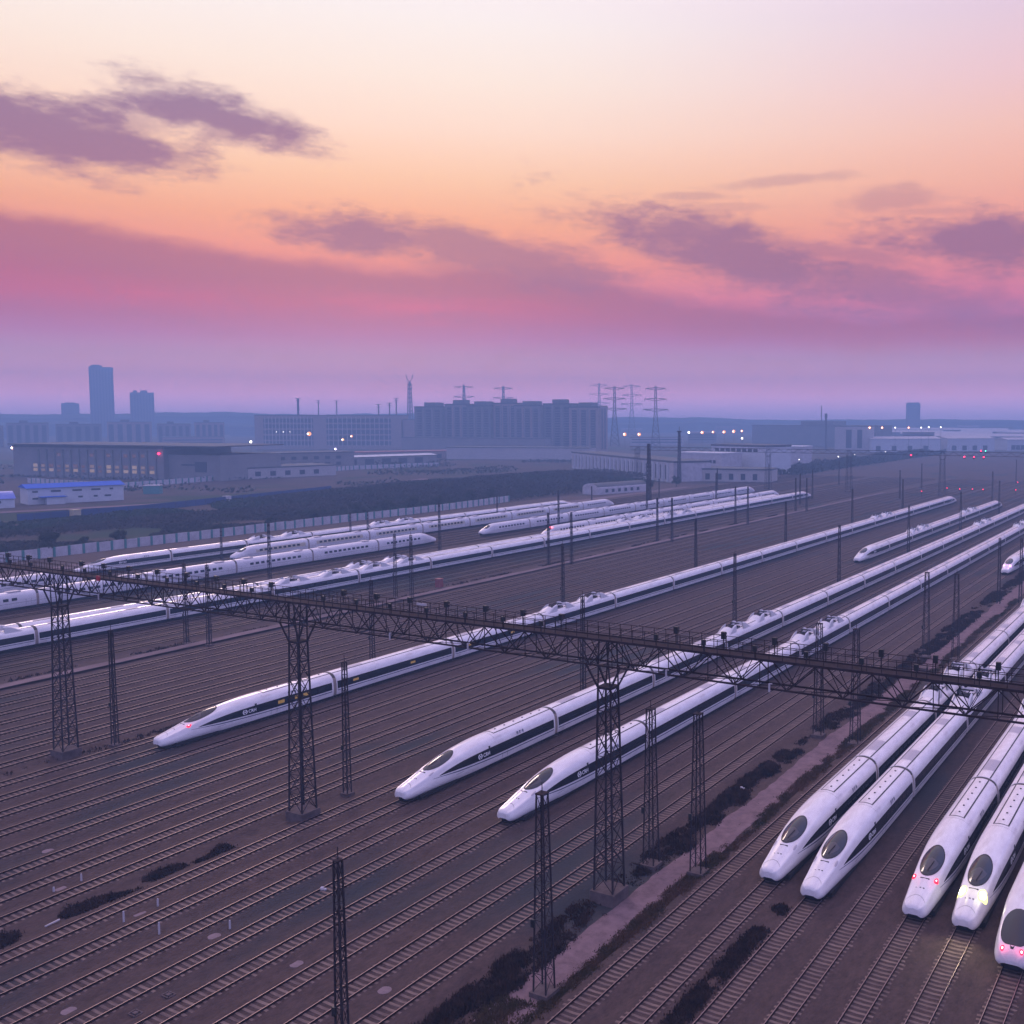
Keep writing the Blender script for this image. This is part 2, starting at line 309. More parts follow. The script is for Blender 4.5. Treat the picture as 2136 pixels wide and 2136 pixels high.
# ------------------------------------------------------------------ tracks
def rail_mesh():
    m = MB(); y0, y1 = 20, 700
    prof = [(-0.036,-0.012),(-0.036,-0.05),(-0.010,-0.06),(-0.010,-0.15),(-0.07,-0.175),(0.07,-0.175),(0.010,-0.15),(0.010,-0.06),(0.036,-0.05),(0.036,-0.012),(0.028,0),(-0.028,0)]
    n = len(prof); m.v += [(a,y0,b) for a,b in prof] + [(a,y1,b) for a,b in prof]
    for i in range(n):
        j = (i+1) % n; m.f.append((i, n+i, n+j, j)); m.m.append(1 if i == n-2 else 0)
    return m.mesh('rail', [M_rail, M_railtop])
def sleeper_mesh():
    m = MB(); yy = 24.0; rnd = random.Random(3)
    while yy < 430:
        j = rnd.uniform(-0.02, 0.02); w = 0.13; yj = yy + j; sk = rnd.uniform(-0.02, 0.02)
        xs = [(-1.28,-0.20),(-0.95,-0.165),(-0.55,-0.168),(0,-0.196),(0.55,-0.168),(0.95,-0.165),(1.28,-0.20)]
        for (xa, za), (xb, zb) in zip(xs, xs[1:]):
            a = sk*xa; b = sk*xb
            m.quad((xa,yj-w+a,za),(xb,yj-w+b,zb),(xb,yj+w+b,zb),(xa,yj+w+a,za))
            m.quad((xa,yj-w-0.02+a,-0.33),(xb,yj-w-0.02+b,-0.33),(xb,yj-w+b,zb),(xa,yj-w+a,za))
            m.quad((xb,yj+w+0.02+b,-0.33),(xa,yj+w+0.02+a,-0.33),(xa,yj+w+a,za),(xb,yj+w+b,zb))
        for sx, q in ((-1, xs[0]), (1, xs[-1])):
            m.quad((q[0],yj-w,-0.33),(q[0],yj+w,-0.33),(q[0],yj+w,q[1]),(q[0],yj-w,q[1]))
        yy += 0.6
    return m.mesh('sleepers', [M_sleeper])
RAIL = rail_mesh(); SLP = sleeper_mesh()
def track_label(i, x):
    occ = {-119.7:'the striped train with one red nose light', -79.3:'the left train of the centre pair', -65.5:'the right train of the centre pair', -35.6:'the outer left train of the near right group', -31.0:'the second train of the near right group', -22.1:'the near train with two red nose lights', -17.9:'the train with blazing headlamps', -13.3:'the all white train cut by the right edge', -94.5:'the short striped train standing alone in the distance', -52.0:'the distant train with violet headlamps', -195.4:'the long striped train nearest in the far row', -200.0:'the striped train right behind the long one in the far row', -211.0:'the far train with small red lamps', -236.5:'two white far trains nose to nose', -258.5:'the far train with yellowed side panels', -273.0:'the farthest black banded train'}
    if x in occ: return 'track under ' + occ[x]
    if x > -8.8: return ('first' if x > -5 else 'second') + ' empty track counted from the far right edge of the yard'
    if x > -45: return ('outermost left rusty track of the right group, beside the dry grass' if x == -40.1 else 'empty rusty track between the two pairs of near right trains')
    for lo, hi, nm in ((-86,-50,'between dark ditch and dirt path'), (-127,-88,'between gantry towers and dark ditch'), (-166,-128,'just right of the pale strip'), (-300,-167,'left of the pale strip')):
        if lo < x < hi:
            g = sorted([t for t in X_NEAR + X_FAR if lo < t < hi and t not in occ], reverse=True)
            return ORD[min(g.index(x), 15)] + ' empty track from the right, ' + nm
for i, x in enumerate(X_NEAR + X_FAR):
    t = tag(link('railway_track', None, None, (x,0,0)), track_label(i, x), None, 'parallel tracks of the yard', 'structure')
    link('rail', RAIL, t, (-0.753,0,0)); link('rail', RAIL, t, (0.753,0,0))
    if x > -170: tag(link('sleepers', SLP, t, (0, random.uniform(0,0.5), 0)), None, None, kind='stuff')

# ------------------------------------------------------------------ trains
def interp(x, pts):
    if x <= pts[0][0]: return pts[0][1]
    for (a, va), (b, vb) in zip(pts, pts[1:]):
        if x <= b:
            t = (x-a)/(b-a); return va + (vb-va)*t
    return pts[-1][1]
def sinterp(x, pts):                        # smoothed (catmull-rom like)
    if x <= pts[0][0]: return pts[0][1]
    if x >= pts[-1][0]: return pts[-1][1]
    for i in range(len(pts)-1):
        if x <= pts[i+1][0]:
            x0, y0 = pts[i]; x1, y1 = pts[i+1]
            m0 = (y1 - pts[max(i-1,0)][1])/max(1e-6, x1 - pts[max(i-1,0)][0]); k = min(i+2, len(pts)-1)
            m1 = (pts[k][1] - y0)/max(1e-6, pts[k][0] - x0); h = x1-x0; t = (x-x0)/h
            return (2*t**3-3*t*t+1)*y0 + (t**3-2*t*t+t)*h*m0 + (-2*t**3+3*t*t)*y1 + (t**3-t*t)*h*m1
BODY = [(0.93,0.0),(0.985,0.13),(1.0,0.28),(0.995,0.44),(0.97,0.58),(0.925,0.70),(0.85,0.80),(0.73,0.88),(0.56,0.94),(0.36,0.978),(0.18,0.994),(0,1.0)]
NOSE = [(0.84,0.0),(0.97,0.13),(1.0,0.29),(0.975,0.45),(0.915,0.59),(0.855,0.71),(0.80,0.81),(0.73,0.865),(0.60,0.875),(0.42,0.925),(0.21,0.985),(0,1.0)]
class Shape:
    def __init__(s, kind):
        s.kind = kind; s.H = 3.72; s.B = 0.42; s.w = 1.69
        if kind == 'wedge':
            s.top = [(0,1.22),(0.12,1.42),(0.4,1.56),(1,1.70),(2,1.93),(4,2.44),(6,2.93),(8,3.30),(10,3.54),(12,3.67),(14,3.72)]
            s.wid = [(0,0.42),(0.05,0.66),(0.15,0.86),(0.4,1.03),(1,1.16),(2,1.24),(4,1.41),(6,1.53),(8,1.61),(10,1.66),(13,1.69)]
            s.bot = [(0,0.66),(0.05,0.54),(0.15,0.46),(0.4,0.41),(1,0.38),(3,0.40)]; s.bl = (4, 13.5)
        elif kind == 'duck':
            s.H = 3.85
            s.top = [(0,1.05),(0.1,1.30),(0.4,1.60),(1,1.90),(2,2.30),(3,2.70),(4,3.10),(5,3.42),(6,3.64),(7,3.78),(8.5,3.85)]
            s.wid = [(0,0.4),(0.1,0.75),(0.4,1.05),(1,1.27),(2,1.45),(3,1.55),(4,1.61),(6,1.67),(8,1.69)]
            s.bot = [(0,0.85),(0.2,0.65),(0.6,0.5),(1.2,0.42)]; s.bl = (2, 8)
        else:  # 'round'
            s.H = 3.85
            s.top = [(0,1.10),(0.08,1.45),(0.3,1.80),(0.8,2.15),(1.6,2.52),(2.6,2.92),(3.6,3.25),(4.8,3.55),(6,3.74),(7.5,3.85)]
            s.wid = [(0,0.55),(0.08,0.9),(0.3,1.15),(0.8,1.36),(1.6,1.50),(2.6,1.58),(4,1.63),(6,1.67),(7.5,1.69)]
            s.bot = [(0,0.80),(0.2,0.55),(0.6,0.42)]; s.bl = (1.5, 7)
    def sec(s, y, nose=True):
        if nose: T = sinterp(y, s.top); w = sinterp(y, s.wid); B = sinterp(y, s.bot); k = min(1, max(0, (y - s.bl[0])/(s.bl[1]-s.bl[0]))); k = k*k*(3-2*k)
        else: T, w, B, k = s.H, s.w, s.B, 1
        out = []
        for (a, b), (c, d) in zip(NOSE, BODY):
            out.append((w*(a + (c-a)*k), B + (T-B)*(b + (d-b)*k)))
        # refine
        r = []
        for i in range(len(out)-1):
            r.append(out[i]); r.append(((out[i][0]+out[i+1][0])/2, (out[i][1]+out[i+1][1])/2))
        r.append(out[-1]); return r
    def xat(s, y, z, nose=True):
        pr = [(p[1], p[0]) for p in s.sec(y, nose)]; return interp(z, pr)
    def zat(s, y, x, nose=True):
        pr = sorted([(p[0], p[1]) for p in s.sec(y, nose)[6:]]); return interp(abs(x), pr)
    def body(s, L, nose):
        m = MB(); st = []
        if nose: st = [0,0.04,0.1,0.2,0.35,0.6,0.9,1.3,1.8,2.4,3,3.7,4.4,5.1,5.8,6.5,7.2,8,8.8,9.6,10.5,11.5,12.5,13.5,14.5]
        yy = st[-1] if st else 0
        st = st + ([yy + (L-yy)*k/4 for k in range(1, 5)] if nose else [L*k/4 for k in range(5)])
        rows = []
        for y in st:
            h = s.sec(y, nose); rows.append([(x, y, z) for x, z in h] + [(-x, y, z) for x, z in reversed(h[:-1])])
        m.grid(rows)
        for r, fl in ((rows[0], False), (rows[-1], True)):
            n = len(m.v); m.v += r; f = tuple(range(n, n+len(r))); m.f.append(f[::-1] if fl else f); m.m.append(0)
        return m
    def side(s, m, sx, stations, zlo, zhi, off=0.012, nose=True, mi=0, nz=4):
        rows = []
        for y in stations:
            a = zlo(y) if callable(zlo) else zlo; b = zhi(y) if callable(zhi) else zhi
            rows.append([(sx*(s.xat(y, a+(b-a)*k/nz, nose)+off), y, a+(b-a)*k/nz) for k in range(nz+1)])
        m.grid(rows, mi, flip=(sx < 0))
    def top_strip(s, m, x0, x1, y0, y1, off=0.012, nose=True, mi=0, ny=6, nx=2):
        rows = []
        for i in range(ny+1):
            y = y0 + (y1-y0)*i/ny
            rows.append([(x0+(x1-x0)*k/nx, y, s.zat(y, x0+(x1-x0)*k/nx, nose)+off) for k in range(nx+1)])
        m.grid(rows, mi, flip=True)
def frange(a, b, n): return [a+(b-a)*i/n for i in range(n+1)]
LN, LM, GAP = 27.2, 25.5, 0.6
WEDGE, DUCK, ROUND = Shape('wedge'), Shape('duck'), Shape('round')

def text_mesh(body, size):
    cu = bpy.data.curves.new('t', 'FONT'); cu.body = body; cu.size = size; cu.extrude = 0.0; cu.offset = 0.012
    o = bpy.data.objects.new('t', cu); COL.objects.link(o); bpy.context.view_layer.update()
    dg = bpy.context.evaluated_depsgraph_get(); me = bpy.data.meshes.new_from_object(o.evaluated_get(dg)); bpy.data.objects.remove(o)
    return [tuple(v.co) for v in me.vertices], [tuple(p.vertices) for p in me.polygons]
TXT = text_mesh('CRH', 0.62); TXT2 = text_mesh('\u548c \u8c10 \u53f7', 0.42)
def put_text(m, T, sh, y0, z0, sx, off=0.03):
    v, f = T; n = len(m.v); w = max(p[0] for p in v)
    for p in v:
        y = y0 + p[0] if sx > 0 else y0 + w - p[0]
        z = z0 + p[1]; m.v.append((sx*(sh.xat(y, z)+off), y, z))
    for q in f:
        m.f.append(tuple(n+i for i in q)); m.m.append(0)

def underframe(sh, L, nose):
    m = MB(); y0 = 0.9 if nose else 0
    m.box(-1.42, 1.42, y0+0.9, L, 0.05, 0.46); 
    for yb in ([4.2, L-4.0] if nose else [4.0, L-4.0]):
        for q in (-1.25, 1.25):
            for sx in (-1, 1):
                rows = []
                for i in range(13):
                    a = 2*math.pi*i/12; rows.append([(sx*0.70, yb+q+0.43*math.cos(a), 0.43+0.43*math.sin(a)), (sx*0.83, yb+q+0.43*math.cos(a), 0.43+0.43*math.sin(a))])
                m.grid(rows)
    if nose:
        pts = [(-1.0,1.8),(-0.9,0.9),(-0.55,0.5),(0.55,0.5),(0.9,0.9),(1.0,1.8)]; m.prism(pts, 0.12, 0.60)
    return m
def striped_nose(lights=None, lit=False, logo=True):
    sh = WEDGE; root = build('nose_car', sh.body(LN, True), M_white, None, True)
    p = root
    st = [5.0,5.3,5.7,6.2,7,8,9,10,11.5,13,14.5,17,20,23,LN-0.3]
    hi = lambda y: sinterp(y, [(5.0,1.72),(6,1.92),(8,2.20),(10,2.36),(12,2.43),(14,2.46),(30,2.46)])
    lo = lambda y: sinterp(y, [(5.0,1.69),(6,1.66),(8,1.58),(10,1.50),(12,1.43),(14,1.38),(16,1.34),(30,1.34)])
    m = MB()
    for sx in (-1, 1): sh.side(m, sx, st, lo, hi)
    for sx in (-1, 1):
        for k in range(6): sh.side(m, sx, [17.2+k*1.45, 18.3+k*1.45], 1.62, 2.22, 0.022, mi=1)
    build('window_band', m, [M_band, M_glassd], p)
    m = MB()
    for sx in (-1, 1): sh.side(m, sx, [4.0,4.6,5.3,6.2,7,8,9,10,11.5,13,14.5,17,20,23,LN-0.3], lambda y: lo(y)-interp(y,[(4,0.06),(8,0.17),(14,0.20)])-interp(y,[(4,0.03),(8,0.12)]), lambda y: lo(y)-interp(y,[(4,0.06),(8,0.17),(14,0.20)]), nz=1)
    build('blue_stripe', m, M_blue, p)
    # windscreen canopy
    m = MB(); rows = []; yc, ry, rx = 6.3, 2.25, 0.92
    for i in range(9):
        rr = i/8; row = []
        for k in range(33):
            a = 2*math.pi*k/32; x = rx*rr*math.cos(a)*(1.0 + 0.06*math.sin(a)); y = yc + ry*rr*math.sin(a)
            row.append((x, y, sh.zat(y, x) + 0.015 + 0.15*(1-rr**2.2)))
        rows.append(row)
    m.grid(rows, flip=True)
    m.m = [1 if (i//32 < 6 and 17 <= i % 32 <= 30) else 0 for i in range(len(m.f))]  # lower middle faces take the painted paler tone
    ws = build('windscreen', m, [M_wind, M_wind2], p, True)
    m = MB(); rows = []
    for k in range(33):
        a = 2*math.pi*k/32; r_ = []
        for q in (0.97, 1.05): 
            x = rx*q*math.cos(a)*(1.0 + 0.06*math.sin(a)); y = yc + ry*q*math.sin(a); r_.append((x, y, sh.zat(y, x)+0.03))
        rows.append(r_)
    m.grid(rows); build('windscreen_seal', m, M_groove, ws)
    m = MB()
    for sx in (-1, 1):
        a, b_ = (0.63, 0.76) if sx > 0 else (-0.76, -0.63)
        sh.top_strip(m, a, b_, 15.6, LN-0.05)
    sh.top_strip(m, -0.76, 0.76, 15.45, 15.6, ny=1, nx=6)
    build('roof_edge_strip', m, M_groove, p)
    for k in range(6):
        m = MB(); y = 16.6 + k*1.85; m.box(-0.08, 0.08, y, y+0.18, sh.H-0.02, sh.H+0.06); build('roof_vent', m, M_groove, p)
    for x in (-0.42, -0.08, 0.2):
        m = MB(); m.box(x, x+0.14, 2.35, 2.42, sh.zat(2.4, x)-0.02, sh.zat(2.4, x)+0.03); build('hood_marking', m, M_groove, p)
    m = MB(); m.box(-0.35, 0.44, 3.62, 3.68, sh.zat(3.65, 0)-0.06, sh.zat(3.65, 0)+0.02); build('hood_marking', m, M_groove, p)
    for sx in (-1, 1):
        m = MB(); xx = sx*(sh.xat(13.6, 2.5)+0.02); m.box(min(xx, xx-sx*0.25), max(xx, xx-sx*0.25), 13.45, 13.75, 2.42, 2.70); build('mirror_camera', m, M_groove, p)
        m = MB(); sh.side(m, sx, [7.6, 8.9], lambda y: 1.02+(y-7.6)*0.03, lambda y: 1.05+(y-7.6)*0.03, 0.014, nz=1); build('side_grille', m, M_groove, p)
        for yy in (16.0, 17.0):
            m = MB(); sh.side(m, sx, [yy, yy+0.04], 0.55, 1.3, 0.014, nz=2); build('door_seam', m, M_groove, p)
    m = MB(); sh.top_strip(m, -1.25, 1.25, 14.9, 14.93, ny=1, nx=12); build('body_seam', m, M_groove, p)
    if logo:
        m = MB()
        for sx in (-1, 1):
            ya = 11.4 if sx > 0 else 11.3
            mt_ = MB(); put_text(mt_, TXT, sh, ya + (0.95 if sx > 0 else 0.0), 1.70, sx); build('operator_letters', mt_, M_logo, p)
            yb = ya + (0.42 if sx > 0 else 1.95)
            for k in range(20):                # round swirl emblem beside the letters
                a0, a1 = 2*math.pi*k/20, 2*math.pi*(k+1)/20
                for (ra, rb) in (((0.20, 0.33) if k not in (4,5,14,15) else (0.27,0.30)),):
                    q = []
                    for a, r_ in ((a0,ra),(a0,rb),(a1,rb),(a1,ra)):
                        y = yb + r_*math.cos(a)*1.15; z = 1.92 + r_*math.sin(a); q.append((sx*(sh.xat(y,z)+0.03), y, z))
                    m.quad(*q)
            q = [(yb-0.1,1.80),(yb+0.16,1.88),(yb+0.1,2.02),(yb-0.14,1.96)]; m.quad(*[(sx*(sh.xat(y,z)+0.03), y, z) for y, z in q])
        build('operator_emblem', m, M_logo, p)
        for sx in (-1, 1):
            m = MB(); put_text(m, TXT2, sh, 19.0, 2.62, sx, 0.02); build('train_name', m, M_blue, p)
    m = MB(); rows = []
    for k in range(17):
        a = math.pi*k/16; r_ = []
        for q_ in (0.0, 0.035): x = 0.80*math.cos(a); y = 0.62+0.75*math.sin(a)+q_; r_.append((x, y, sh.zat(y, x)+0.012))
        rows.append(r_)
    m.grid(rows); build('coupler_hatch_seam', m, M_groove, p)
    m = MB(); m.bar((0.05, yc-1.75, sh.zat(yc-1.75, 0)+0.16), (0.30, yc-0.5, sh.zat(yc-0.5, 0.2)+0.22), 0.05); build('wiper', m, M_under, p)
    if lights:
        which, matl, r = lights
        for sx in which:
            m = MB(); x, y = (sx*0.98, 3.9) if lights[1] is G_tail else (sx*0.86, 3.3)
            rows = []
            for i in range(4):
                rr = i/3; rows.append([(x+r*0.75*rr*math.cos(2*math.pi*k/14), y+r*1.5*rr*math.sin(2*math.pi*k/14), sh.zat(y+r*1.5*rr*math.sin(2*math.pi*k/14), x+r*0.75*rr*math.cos(2*math.pi*k/14))+0.03+0.05*(1-rr)) for k in range(15)])
            m.grid(rows, flip=True)
            if lights[1] is G_tail: core = G_core_r
            elif lights[1] is G_head: core = G_core_w
            else: core = G_core_w
            m.m = [1 if i < (28 if lights[1] is G_head else 14) else 0 for i in range(len(m.f))]
            hl = build('nose_light', m, [matl, core], p)  # outer ring of the disc glows as the lamp's halo, bright core inside
    else:
        for sx in (-1, 1):
            m = MB(); x, y, r = sx*1.02, 4.0, 0.17
            rows = []
            for i in range(3):
                rr = i/2; rows.append([(x+r*0.6*rr*math.cos(2*math.pi*k/12), y+r*2.6*rr*math.sin(2*math.pi*k/12), sh.zat(y+r*2.6*rr*math.sin(2*math.pi*k/12), x+r*0.6*rr*math.cos(2*math.pi*k/12))+0.02) for k in range(13)])
            m.grid(rows, flip=True); build('headlight', m, M_rgrey, p)
    if lit:
        for a, b_ in ((17.2,18.3),(20.1,21.2),(21.6,22.6)):
            m = MB(); sh.side(m, 1, [a, b_], 1.7, 2.15, 0.03); build('lit_window', m, G_lit2, p)
    build('underframe', underframe(sh, LN, True), M_under, p)
    return root
def striped_mid(pant=False, lit=False):
    sh = WEDGE; root = build('carriage', sh.body(LM, False), M_white, None, True); p = root
    m = MB()
    for sx in (-1, 1): sh.side(m, sx, [0.15, LM-0.15], 1.34, 2.46, nose=False)
    for sx in (-1, 1):
        for k in range(11): sh.side(m, sx, [3.2+k*1.75, 4.5+k*1.75], 1.62, 2.22, 0.022, nose=False, mi=1)
    build('window_band', m, [M_band, M_glassd], p)
    m = MB()
    for sx in (-1, 1): sh.side(m, sx, [0.15, LM-0.15], 1.02, 1.14, nose=False, nz=1)
    build('blue_stripe', m, M_blue, p)
    m = MB()
    for a, b_ in ((0.63,0.76),(-0.76,-0.63)): sh.top_strip(m, a, b_, 0.05, LM-0.05, nose=False, ny=1)
    build('roof_edge_strip', m, M_groove, p)
    for ya, yb in ((2.4, 6.2), (17.5, 20.2)):
        m = MB(); sh.top_strip(m, -0.60, 0.60, ya, yb, 0.02, nose=False, ny=1); build('roof_panel', m, M_rgrey, p)
    for sx in (-1, 1):
        for yy in (1.3, 2.35, LM-2.35, LM-1.3):
            m = MB(); sh.side(m, sx, [yy, yy+0.035], 0.55, 1.30, 0.014, nose=False, nz=1); build('door_seam', m, M_groove, p)
    if pant:
        for yc, d in ((4.6, 1), (17.3, 1)):
            for (ya, yb) in ((yc-2.9, yc+0.1), (yc+6.3, yc+3.3)):    # two wind shields facing each other
                m = MB(); sgn = 1 if yb > ya else -1; prof = [(0,0.0),(0.2,0.24),(0.42,0.62),(0.62,0.95),(0.82,1.12),(1.0,1.15)]
                for sx in (-1, 1):          # upright side plates, sloping up towards the pantograph
                    for (xo, fl) in ((1.30, sx > 0), (1.10, sx < 0)):
                        m.grid([[(sx*xo, ya+(yb-ya)*t, sh.zat(ya, xo, False)-0.05) for t, h in prof], [(sx*(xo-0.10*h), ya+(yb-ya)*t*(1.0+0.06*h), sh.zat(ya, xo, False)+0.02+h) for t, h in prof]], flip=(fl != (sgn > 0)))
                    m.grid([[(sx*(1.30-0.10*h), ya+(yb-ya)*t*(1.0+0.06*h), sh.zat(ya, 1.3, False)+0.02+h) for t, h in prof], [(sx*(1.10-0.10*h), ya+(yb-ya)*t*(1.0+0.06*h), sh.zat(ya, 1.10, False)+0.02+h) for t, h in prof]])
                rows = [[(x, ya+(yb-ya)*t, sh.zat(ya, abs(x), False)+0.01+h*0.62*(1-0.2*(x/1.2)**2)) for x in (-1.2,-0.8,-0.4,0,0.4,0.8,1.2)] for t, h in prof[:4]]
                m.grid(rows, flip=(sgn > 0)); r = rows[-1]
                m.grid([r, [(q[0], q[1], sh.zat(ya, abs(q[0]), False)-0.02) for q in r]], flip=(sgn > 0))
                build('pantograph_shield', m, M_shield, p)
            m = MB(); z = sh.H
            m.box(-0.8, 0.8, yc+0.7, yc+2.7, z+0.12, z+0.22)
            for x in (-0.55, 0.55):
                m.bar((x, yc+2.5, z+0.2), (x*0.7, yc+0.3, z+0.55), 0.09); m.bar((x*0.7, yc+0.3, z+0.55), (x*0.9, yc+2.2, z+0.80), 0.10)
            m.bar((-0.9, yc+2.2, z+0.76), (0.9, yc+2.2, z+0.76), 0.10); m.bar((-0.9, yc+1.8, z+0.76), (0.9, yc+1.8, z+0.76), 0.08)
            for x in (-0.7, 0.7):
                for yy in (yc+0.8, yc+2.6): m.bar((x, yy, z-0.05), (x, yy, z+0.15), 0.16)
            build('pantograph', m, M_under, p)
    if lit:
        for k in (0, 7):
            m = MB(); sh.side(m, 1, [3.2+k*1.75, 4.3+k*1.75], 1.75, 2.1, 0.03, nose=False); build('lit_window', m, G_lit2, p)
    build('underframe', underframe(sh, LM, False), M_under, p)
    return root
def gang(sh):
    m = MB(); h = sh.sec(0, False); a = [(x*0.965, -0.05, 0.3+(z-0.42)*0.985+0.12) for x, z in h]; full = a + [(-q[0], q[1], q[2]) for q in reversed(a[:-1])]
    rows = [full, [(q[0], GAP+0.05, q[2]) for q in full]]; n = len(full)
    m.grid(rows)
    for i in range(n-1): m.m[i] = 1 if full[i][2] < 2.9 else 0
    return m.mesh('gangway', [M_gang, M_gangs])
GW = gang(WEDGE); GD = gang(DUCK)
def plain_nose(sh, tint=None, lights=None, roundws=False, glare=False):
    root = build('nose_car', sh.body(LN, True), M_white2 if tint != 'bright' else M_white, None, True); p = root
    m = MB(); rows = []
    yc, ry, rx = (3.6, 1.35, 1.05) if not roundws else (2.35, 1.75, 1.12)
    for i in range(7):
        rr = i/6; row = []
        for k in range(29):
            a = 2*math.pi*k/28; c_, s_ = math.cos(a), math.sin(a); n = 2.0/2.6
            x = rx*rr*(1 if c_ > 0 else -1)*abs(c_)**n; y = yc + ry*rr*(1 if s_ > 0 else -1)*abs(s_)**n
            row.append((x, y, sh.zat(y, x)+0.02+0.05*(1-rr**2)))
        rows.append(row)
    m.grid(rows, flip=True); build('windscreen', m, M_wind, p, True)
    if roundws:
        m = MB(); rows = [[(-0.28,0.95,0),(0.28,0.95,0)],[(-0.10,0.35,0),(0.10,0.35,0)]]
        rows = [[(x, y, sh.zat(y, x)+0.03) for x, y, _ in r] for r in rows]; m.grid(rows); build('hood_marking', m, M_band, p)
    m = MB(); m2_ = MB()
    for sx in (-1, 1):
        for k in range(9):
            q = MB(); sh.side(q, sx, [8.8+k*1.75, 9.9+k*1.75], 2.00, 2.62, 0.015, nz=2); build('window', q, M_glassd, p)
        sh.side(m2_, sx, frange(1.5, LN-0.1, 12), 1.42, 1.47, 0.012, nz=1)
    build('grey_line', m2_, M_groove, p)
    if tint == 'cream':
        m = MB()
        for sx in (-1, 1): sh.side(m, sx, frange(7.5, LN-1, 6), 1.7, 2.9, 0.008)
        build('side_panel', m, M_cream, p)
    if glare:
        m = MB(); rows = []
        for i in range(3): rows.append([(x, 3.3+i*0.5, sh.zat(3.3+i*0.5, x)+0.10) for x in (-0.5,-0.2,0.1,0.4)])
        m.grid(rows, flip=True); build('windscreen_glint', m, glow('glint_glow', (1.0,0.85,0.9), 1.6), p)  # glint on the windscreen put in as a small glowing patch
    if lights:
        which, matl, r, x0, y0 = lights
        for sx in which:
            m = MB(); x, y = sx*x0, y0; rows = []
            for i in range(3):
                rr = i/2; rows.append([(x+r*rr*math.cos(2*math.pi*k/12), y+r*1.2*rr*math.sin(2*math.pi*k/12), sh.zat(max(0, y+r*1.2*rr*math.sin(2*math.pi*k/12)), x+r*rr*math.cos(2*math.pi*k/12))+0.03) for k in range(13)])
            m.grid(rows, flip=True); m.m = [1 if i < 12 else 0 for i in range(len(m.f))]; build('nose_light', m, [matl, G_core_r], p)  # red halo drawn as a glowing ring round the lamp core
    build('underframe', underframe(sh, LN, True), M_under, p)
    return root
def plain_mid(tint=None):
    sh = DUCK; root = build('carriage', sh.body(LM, False), M_white2 if tint != 'bright' else M_white, None, True); p = root
    m = MB(); m2_ = MB()
    for sx in (-1, 1):
        for k in range(10):
            q = MB(); sh.side(q, sx, [4.0+k*1.8, 5.15+k*1.8], 2.00, 2.62, 0.015, nose=False, nz=2); build('window', q, M_glassd, p)
        sh.side(m2_, sx, [0.1, LM-0.1], 1.42, 1.47, 0.012, nose=False, nz=1)
        for yy in (1.2, 2.3, LM-2.3, LM-1.2): sh.side(m2_, sx, [yy, yy+0.04], 0.9, 2.9, 0.014, nose=False, nz=2)
    build('grey_line', m2_, M_groove, p)
    for y in (3.0, 20.0):
        m = MB(); m.box(-0.9, 0.9, y, y+2.6, 3.70, 3.97); build('roof_unit', m, M_rgrey, p)
    if tint == 'cream':
        m = MB()
        for sx in (-1, 1): sh.side(m, sx, [2.8, LM-2.8], 1.7, 2.9, 0.008, nose=False)
        build('side_panel', m, M_cream, p)
    build('underframe', underframe(sh, LM, False), M_under, p)
    return root
protos = {}
def get(key, fn):
    if key not in protos: protos[key] = [fn(), False]
    e = protos[key]
    if not e[1]: e[1] = True; return e[0]
    return copy_tree(e[0])
def train(x, ynose, n, label, group, headkey, headfn, midkey, midfn, tailkey=None, tailfn=None, pants=(), pantkey=None, pantfn=None, stretch=1.0, gway=GW, lit=()):
    t = thing('high_speed_train', (x, ynose, 0), label, 'train', group)
    yy = 0
    for i in range(n):
        if i == 0 and headkey: c = get(headkey, headfn); c.parent = t; c.location = (0,0,0); c.rotation_euler = (0,0,0); yy = LN
        elif i == n-1 and tailkey: c = get(tailkey, tailfn); c.parent = t; c.location = (0, yy+LN, 0); c.rotation_euler = (0,0,math.pi); yy += LN
        else:
            if i in pants: c = get(pantkey, pantfn)
            elif i in lit: c = get('midlit', lambda: striped_mid(lit=True))
            else: c = get(midkey, midfn)
            c.parent = t; c.location = (0, yy, 0); yy += LM
        if i < n-1:
            link('gangway', gway, t, (0, yy, 0)); yy += GAP
    t.scale = (1, stretch, 1)
    return t
SN = ('snose', lambda: striped_nose()); SM = ('smid', lambda: striped_mid()); SP = ('spant', lambda: striped_mid(pant=True))
GR = 'high speed trains with a black window band'; GR2 = 'plain white high speed trains in the far row'
P8 = (2, 5); P16 = (3, 11)
tD = train(-119.7, 80.9, 16, 'long black banded train with one red nose light, left of the centre pair', GR, 'nred1', lambda: striped_nose(((1,), G_tail, 0.24), lit=True), *SM, *SN, pants=P16, pantkey='pant', pantfn=SP[1], stretch=1.025, lit=(1, 2, 3))
train(-79.3, 82.0, 16, 'left one of the centre pair of long black banded trains', GR, *SN, *SM, *SN, pants=P16, pantkey='pant', pantfn=SP[1])
train(-65.5, 82.6, 16, 'right one of the centre pair of black banded trains, nose behind a mast', GR, *SN, *SM, *SN, pants=P16, pantkey='pant', pantfn=SP[1])
train(-35.6, 83.0, 8, 'leftmost of the near right trains, unlit nose beside the grassy bank', GR, *SN, *SM, *SN, pants=P8, pantkey='pant', pantfn=SP[1])
train(-31.0, 81.5, 8, 'unlit near train second from the grassy bank, logo on its dark side', GR, *SN, *SM, *SN, pants=P8, pantkey='pant', pantfn=SP[1])
tI = train(-22.1, 82.4, 8, 'near black banded train with two red lamps under the windscreen', GR, 'nred2', lambda: striped_nose(((-1, 1), G_tail, 0.24)), *SM, *SN, pants=P8, pantkey='pant', pantfn=SP[1])
